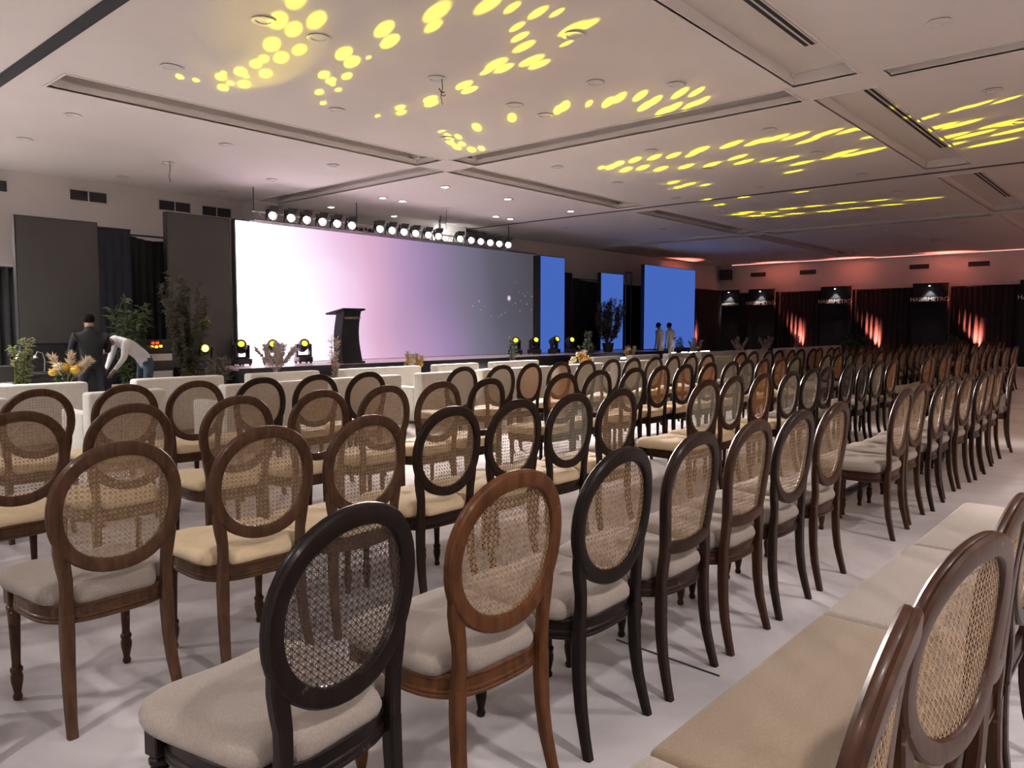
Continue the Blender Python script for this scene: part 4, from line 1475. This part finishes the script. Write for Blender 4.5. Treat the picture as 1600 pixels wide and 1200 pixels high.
bush(6.38, 13.25, 0, 2.5, 0.50, 26, 5200, 0, 'leaf_olive', 'tall dry olive bush beside the stage end with a yellow-lit edge', 'dry_bush', 0.085, 0.03)
bush(6.5, 12.45, 0, 1.0, 0.26, 16, 700, 0, 'leaf_dry', 'low clump of dry pale grass before the tall olive bush', 'dry_grass_clump', 0.16, 0.012, 0.1, up=1.4)
bush(5.62, 13.85, 0, 2.05, 0.40, 8, 520, 0, 'leaf_green', 'leafy green plant behind the bending man', 'leafy_plant', 0.20, 0.035, 0.25)
bush(3.40, 11.9, 0, 1.38, 0.15, 7, 1000, 0, 'leaf_spring', 'bushy pale green plant beside the yellow bouquet', 'leafy_plant', 0.09, 0.024, 0.3)
bush(21.6, 14.6, ST + 0.002, 1.78, 0.55, 30, 4600, 0, 'leaf_olive', 'dark dry bush on the stage before the second blue panel', 'dry_bush', 0.10, 0.035, top_pow=0.45)
bush(15.25, 13.3, 0, 1.32, 0.18, 4, 200, 0, 'leaf_pale', 'slim white-green potted plant before the dark end of the screen', 'leafy_plant', 0.10, 0.06, 0.2)
bush(18.6, 13.3, 0, 1.42, 0.34, 12, 620, 0, 'leaf_pale', 'bushy white-green potted plant past the narrow blue panel', 'leafy_plant', 0.11, 0.07, 0.2)
bush(24.1, 13.2, 0, 1.2, 0.34, 9, 420, 0, 'leaf_dry', 'dry grassy plant before the wide blue panel', 'dry_grass_clump', 0.12, 0.02)
bush(34.6, 10.6, 0, 1.25, 0.5, 6, 160, 0, 'leaf_green', 'dim green potted palm at the foot of the end drapes', 'potted_palm', 0.34, 0.05, 0.4)
bush(34.6, 14.6, 0, 1.3, 0.4, 6, 160, 0, 'leaf_green', 'dim green potted palm near the far stage corner', 'potted_palm', 0.34, 0.05, 0.4)
bush(34.5, 6.9, 0, 1.25, 0.5, 6, 160, 0, 'leaf_green', 'dim green potted palm under the fourth lit sign', 'potted_palm', 0.34, 0.05, 0.4)
bush(8.62, 12.0, 0, 1.36, 0.10, 5, 420, 0, 'pampas', 'slim dry wheat-coloured stems standing before the lectern', 'dry_grass_clump', 0.10, 0.014, 0.15, up=0.9)


def bouquet(x, y, label, blooms, plumes, h=0.98, vase_h=0.62, bm_='bloom_yellow', spread=0.22, plume_m='pampas', name='flower_vase', leaves=60, seed=1, plume_len=0.32):
    rn = random.Random(seed)
    t = thing(name, label, 'flowers', (x, y, 0), group='flower vases by the sofas')
    r = 0.085
    MB().lathe([(r * .8, 0), (r * .9, .02), (r * .7, vase_h * .5), (r * .85, vase_h * .85), (r * 1.15, vase_h), (r * 1.0, vase_h), (r * .7, vase_h * .84)], n=14, cap=False).build('vase', 'vase_glass', t, 40)
    sm, lm = MB(), MB()
    heads = []
    for i in range(blooms):
        a = rn.uniform(0, 2 * PI)
        q = spread * math.sqrt(rn.random())
        p = Vector((q * math.cos(a), q * math.sin(a) * 0.8, h - 0.55 * q - rn.uniform(0, 0.12)))
        heads.append(p)
        sm.tube([(0, 0, vase_h * .8), (p.x * .4, p.y * .4, (vase_h + p.z) / 2), p], 0.005, 4)
    for i in range(leaves):
        a = rn.uniform(0, 2 * PI)
        p = Vector((0.06 * math.cos(a), 0.06 * math.sin(a), vase_h + rn.uniform(-.02, .18)))
        leaf_quads(lm, p, Vector((math.cos(a), math.sin(a), rn.uniform(0, 1.2))), rn.uniform(.08, .16), .04)
    tag(sm.build('stem', 'leaf_green', t), kind='stuff')
    if leaves:
        tag(lm.build('foliage', 'leaf_green', t), kind='stuff')
    for p in heads:
        s = rn.uniform(.05, .075)
        fb = MB().blob((0, 0, 0), s, s, s * .8, 10, 6, jit=0.12)
        for ring in (0, 1):
            for q in range(8):
                an = 2 * PI * q / 8 + ring * .4
                d = Vector((math.cos(an), math.sin(an), 0.25 + ring * .7))
                leaf_quads(fb, d * s * .5, d, s * .95, s * .8, 0.0)
        fb.build('bloom', bm_ if rn.random() < .7 else 'bloom_cream', t, 60, p)
    for i in range(plumes):
        a = rn.uniform(0, 2 * PI)
        lean = rn.uniform(.08, .95)
        base = Vector((0, 0, vase_h))
        d = Vector((math.cos(a) * lean, math.sin(a) * lean * .5, 1)).normalized()
        pm = MB()
        pm.tube([base - d * .1, base + d * .12], 0.005, 4)
        tip = base + d * (.14 + plume_len)
        pm.tube([base + d * .1, base + d * (.14 + plume_len * .25), base + d * (.14 + plume_len * .6), tip], [.006, .016, .012, .003], 6, flat=.7)
        for q in range(150):
            u = rn.random() ** 0.8
            pp = base + d * (.12 + plume_len * u)
            dd = d * 1.3 + Vector((rn.gauss(0, .6), rn.gauss(0, .6), rn.gauss(0, .3)))
            leaf_quads(pm, pp, dd, .12, .009, .1)
        pm.build('plume', plume_m, t, 60)
    return t


bouquet(4.02, 12.1, 'yellow flowers with dry pampas plumes near the standing man', 9, 5, 1.04, .66, spread=.22, seed=3)
bouquet(7.35, 12.0, 'dry beige pampas plumes in a vase before the glowing screen', 0, 9, 1.1, .70, leaves=0, seed=14, plume_len=.40, plume_m='pampas_white')
bouquet(10.55, 12.0, 'yellow flowers in a glass vase just past the lectern', 11, 3, .94, .52, spread=.2, seed=5)
bouquet(13.6, 9.9, 'orange-yellow flowers in a glass vase between two sofa lines', 13, 1, .98, .55, 'bloom_orange', spread=.26, seed=6)
bouquet(18.9, 12.0, 'orange flowers with pale plumes behind the middle sofas', 6, 5, .92, .5, 'bloom_orange', spread=.2, seed=7)
bouquet(22.9, 12.0, 'white feathery plumes before the wide blue panel', 3, 4, .92, .6, 'bloom_cream', plume_m='pampas_white', seed=8, plume_len=.42)
bouquet(26.2, 12.0, 'yellow blooms and tall plumes before the red-lit drape', 5, 4, .92, .55, 'bloom_yellow', seed=9, plume_len=.48)
bouquet(28.6, 12.0, 'two tall tan plumes in a vase before the end drapes', 2, 4, .92, .55, 'bloom_orange', seed=10, plume_len=.5)
bouquet(31.8, 12.0, 'brown dried plumes behind the last sofas', 3, 3, .95, .6, 'bloom_orange', seed=11, plume_len=.5)

# ------------------------------------------------------------------ equipment beside the stage
t = thing('equipment_rack', 'black equipment rack with red and amber lights beside the bush', 'rack', (6.3, 14.5, 0))
MB().box(-0.28, 0.28, -0.25, 0.25, 0.0, 1.28, 0.01, 1).build('body', 'black_metal', t)
for q in range(6):
    MB().box(-0.25, 0.25, -0.262, -0.25, 0.25 + q * 0.16, 0.38 + q * 0.16, 0.004, 1).build('rack_unit', 'steel' if q in (2, 4) else 'black_plastic', t)
for q, (dx, dz, m_) in enumerate(((-.1, 1.22, 'dot_red'), (-.02, 1.22, 'dot_red'), (-.12, 1.15, 'dot_amber'), (-.04, 1.15, 'dot_amber'), (.04, 1.16, 'dot_amber'))):
    MB().box(dx - .028, dx + .028, -0.272, -0.26, dz - .022, dz + .022, .004, 1).build('indicator_light', m_, t)
t = thing('mixing_desk', 'black trestle table with cables beside the two working men', 'table', (4.2, 13.7, 0))
MB().box(-0.75, 0.75, -0.35, 0.35, 0.74, 0.78, 0.006, 1).build('table_top', 'black_plastic', t)
for sx in (-1, 1):
    for sy in (-1, 1):
        MB().box(sx * .68 - .025, sx * .68 + .025, sy * .3 - .025, sy * .3 + .025, 0, .74).build('leg', 'black_metal', t)
MB().box(-0.73, 0.73, -0.345, -0.335, 0.05, 0.74).build('front_cloth', 'drape_black', t)
for i, (x, l) in enumerate(((3.95, 'near'), (4.2, 'second'))):
    t = thing('desk_lamp', 'small %s gooseneck lamp on the black trestle table' % l, 'lamp', (x, 13.6, 0.78), group='gooseneck lamps')
    MB().lathe([(0.05, 0), (0.05, 0.015), (0.01, 0.02)], n=10).build('base', 'black_metal', t)
    MB().tube([(0, 0, .015), (0.01, 0, .2), (-.02, 0, .32), (-.09, 0, .34), (-.12, 0, .28)], 0.008, 6).build('neck', 'steel', t, 60)
    MB().lathe([(0.015, 0.05), (0.045, 0.0)], n=10).build('shade', 'steel', t, 60, (-.12, 0, .24))
t = thing('cardboard_box', 'brown cardboard box on the floor between the two men', 'box', (5.05, 12.25, 0), 0.1)
MB().box(-.28, .28, -.2, .2, 0, .62, .004, 1).build('carton_body', 'carton', t)
MB().box(-.28, .28, -.004, .004, .618, .622).build('tape', 'linen_tan', t)


# ------------------------------------------------------------------ people
def person(label, joints, edges_, radii, regions, loc, rz=0.0, hair=None):
    """one continuous skinned body; regions: list of (joint a, joint b, material)"""
    names = list(joints)
    me = bpy.data.meshes.new('person')
    me.from_pydata([joints[n] for n in names], [(names.index(a), names.index(b)) for a, b in edges_], [])
    o = bpy.data.objects.new('person_rig', me)
    COL.objects.link(o)
    sk = o.modifiers.new('skin', 'SKIN')
    sk.use_smooth_shade = True
    lay = me.skin_vertices[0].data
    for i, n in enumerate(names):
        r = radii[n]
        lay[i].radius = r if isinstance(r, tuple) else (r, r)
        lay[i].use_root = (n == 'pelvis')
    sub = o.modifiers.new('sub', 'SUBSURF')
    sub.levels = sub.render_levels = 2
    dg = bpy.context.evaluated_depsgraph_get()
    body = bpy.data.meshes.new_from_object(o.evaluated_get(dg))
    bpy.data.objects.remove(o)
    mats = []
    for _a, _b, m in regions:
        if m not in mats:
            mats.append(m)
    body.materials.clear()
    for m in mats:
        body.materials.append(MATS[m])
    J = {n: Vector(p) for n, p in joints.items()}
    for poly in body.polygons:
        c = poly.center
        best, bi = 1e9, 0
        for a, b, m in regions:
            pa, pb = J[a], J[b]
            ab = pb - pa
            u = max(0, min(1, (c - pa).dot(ab) / max(ab.length_squared, 1e-9)))
            ra = radii[a] if not isinstance(radii[a], tuple) else max(radii[a])
            rb = radii[b] if not isinstance(radii[b], tuple) else max(radii[b])
            dd = (c - (pa + ab * u)).length / (ra + (rb - ra) * u)
            if dd < best:
                best, bi = dd, mats.index(m)
        poly.material_index = bi
        poly.use_smooth = True
    t = thing('person', label, 'person', loc, rz)
    t_body = place(body, 'body', t)
    if hair is not None:
        (hx, hy, hz), d = hair
        h = MB().blob((0, 0, 0), .086, .100, .085, 14, 10)
        ho = h.build('hair', 'hair', t, 60, (hx, hy, hz))
        ho.rotation_euler = d
    return t


def hand(joints, edges_, radii, wrist, side, d, spread_dir):
    """palm and five short curled fingers grown from the wrist"""
    w = Vector(joints[wrist])
    d = Vector(d).normalized()
    s = Vector(spread_dir).normalized()
    joints[side + 'palm'] = tuple(w + d * .07)
    radii[side + 'palm'] = (.038, .02)
    edges_.append((wrist, side + 'palm'))
    for i, (off, ln) in enumerate(((-.027, .07), (-.009, .082), (.009, .076), (.026, .06))):
        a = w + d * .105 + s * off
        b = a + d * ln * .55 + Vector((0, 0, -.012))
        joints['%sf%d' % (side, i)] = tuple(a)
        joints['%sg%d' % (side, i)] = tuple(b)
        radii['%sf%d' % (side, i)] = .0095
        radii['%sg%d' % (side, i)] = .008
        edges_.append((side + 'palm', '%sf%d' % (side, i)))
        edges_.append(('%sf%d' % (side, i), '%sg%d' % (side, i)))
    th = w + d * .05 - s * .045
    joints[side + 't'] = tuple(th + d * .03)
    radii[side + 't'] = .010
    edges_.append((side + 'palm', side + 't'))


def make_person(label, loc, rz, J, mats, hair):
    top, low = mats
    R = {'pelvis': (.16, .12), 'waist': (.155, .11), 'chest': (.19, .125), 'neckbase': (.11, .085), 'neck': .062, 'head': (.08, .095), 'crown': (.07, .085)}
    E = [('pelvis', 'waist'), ('waist', 'chest'), ('chest', 'neckbase'), ('neckbase', 'neck'), ('neck', 'head'), ('head', 'crown')]
    for s in ('l', 'r'):
        R.update({s + 'sh': .078, s + 'el': .052, s + 'wr': .032, s + 'hip': .095, s + 'kn': .065, s + 'an': .045, s + 'toe': .035})
        E += [('chest', s + 'sh'), (s + 'sh', s + 'el'), (s + 'el', s + 'wr'), ('pelvis', s + 'hip'), (s + 'hip', s + 'kn'), (s + 'kn', s + 'an'), (s + 'an', s + 'toe')]
    J['nose'] = tuple(Vector(J['head']) + Vector(J.pop('face')) * .105)
    R['nose'] = .016
    E.append(('head', 'nose'))
    reg = [('pelvis', 'waist', top), ('waist', 'chest', top), ('chest', 'neckbase', top), ('neck', 'head', 'skin'), ('head', 'crown', 'skin'), ('head', 'nose', 'skin')]
    for s in ('l', 'r'):
        dv = (Vector(J[s + 'wr']) - Vector(J[s + 'el'])).normalized()
        hand(J, E, R, s + 'wr', s, dv, (1, 0, 0) if abs(dv.x) < .8 else (0, 1, 0))
        reg += [('chest', s + 'sh', top), (s + 'sh', s + 'el', top), (s + 'el', s + 'wr', top if top in ('shirt_white', 'shirt_cream') else 'skin'), (s + 'wr', s + 'palm', 'skin'),
                ('pelvis', s + 'hip', low), (s + 'hip', s + 'kn', low), (s + 'kn', s + 'an', low), (s + 'an', s + 'toe', 'shoe')]
        for i in range(4):
            reg.append(('%sf%d' % (s, i), '%sg%d' % (s, i), 'skin'))
    return person(label, J, E, R, reg, loc, rz, hair)


def standing(lean=0.0, arms='front', wide=0.12, turn=0.0):
    J = {'pelvis': (0, 0, .95), 'waist': (0, .01 + lean * .2, 1.10), 'chest': (0, .02 + lean * .6, 1.30), 'neckbase': (0, .02 + lean, 1.43), 'neck': (0, .03 + lean * 1.1, 1.49), 'head': (0, .06 + lean * 1.3, 1.58),
         'crown': (0, .055 + lean * 1.4, 1.65), 'face': (0, 1, -.2)}
    for s, sx in (('l', -1), ('r', 1)):
        J[s + 'sh'] = (sx * .205, .02 + lean * .8, 1.375)
        if arms == 'front':
            J[s + 'el'] = (sx * .26, .08 + lean, 1.13)
            J[s + 'wr'] = (sx * .20, .30 + lean, 1.10)
        else:
            J[s + 'el'] = (sx * .245, .0 + lean, 1.12)
            J[s + 'wr'] = (sx * .25, .05 + lean, .88)
        J[s + 'hip'] = (sx * .10, 0, .90)
        J[s + 'kn'] = (sx * (wide + .01), .03, .50)
        J[s + 'an'] = (sx * (wide + .02), -.01, .09)
        J[s + 'toe'] = (sx * (wide + .03), .13, .035)
    return J


make_person('man in dark shirt and jeans standing with his back turned', (4.57, 12.65, 0), -0.15, standing(.06, 'front', .15), ('shirt_black', 'trousers_navy'), ((0, .125, 1.635), (0, 0, 0)))
# man bent forward from the hips, towards -x
Jb = {'pelvis': (0, 0, 1.00), 'waist': (-.13, 0, 1.10), 'chest': (-.33, 0, 1.27), 'neckbase': (-.47, 0, 1.32), 'neck': (-.53, 0, 1.30), 'head': (-.60, 0, 1.24), 'crown': (-.66, 0, 1.19), 'face': (-.3, 0, -1)}
for s, sy in (('l', -1), ('r', 1)):
    Jb[s + 'sh'] = (-.40, sy * .18, 1.27)
    Jb[s + 'el'] = (-.46, sy * .21, 1.01)
    Jb[s + 'wr'] = (-.58, sy * .14, .82)
    Jb[s + 'hip'] = (.02, sy * .10, .92)
    Jb[s + 'kn'] = (-.04, sy * .12, .50)
    Jb[s + 'an'] = (.02, sy * .12, .09)
    Jb[s + 'toe'] = (-.12, sy * .13, .035)
make_person('man in white shirt and blue jeans bending forward', (5.56, 13.1, 0), 0.1, Jb, ('shirt_white', 'jeans'), ((-.645, 0, 1.235), (0, -1.0, 0)))
make_person('man in a pale shirt facing the wide blue panel', (24.98, 14.55, 0), 0.1, standing(.03, 'side', .1), ('shirt_cream', 'trousers_cream'), ((0, .085, 1.635), (0, 0, 0)))
make_person('man in a greyish shirt standing close beside the pale-shirted man', (25.54, 14.42, 0), 0.0, standing(.03, 'side', .1), ('shirt_cream', 'trousers_cream'), ((0, .085, 1.635), (0, 0, 0)))
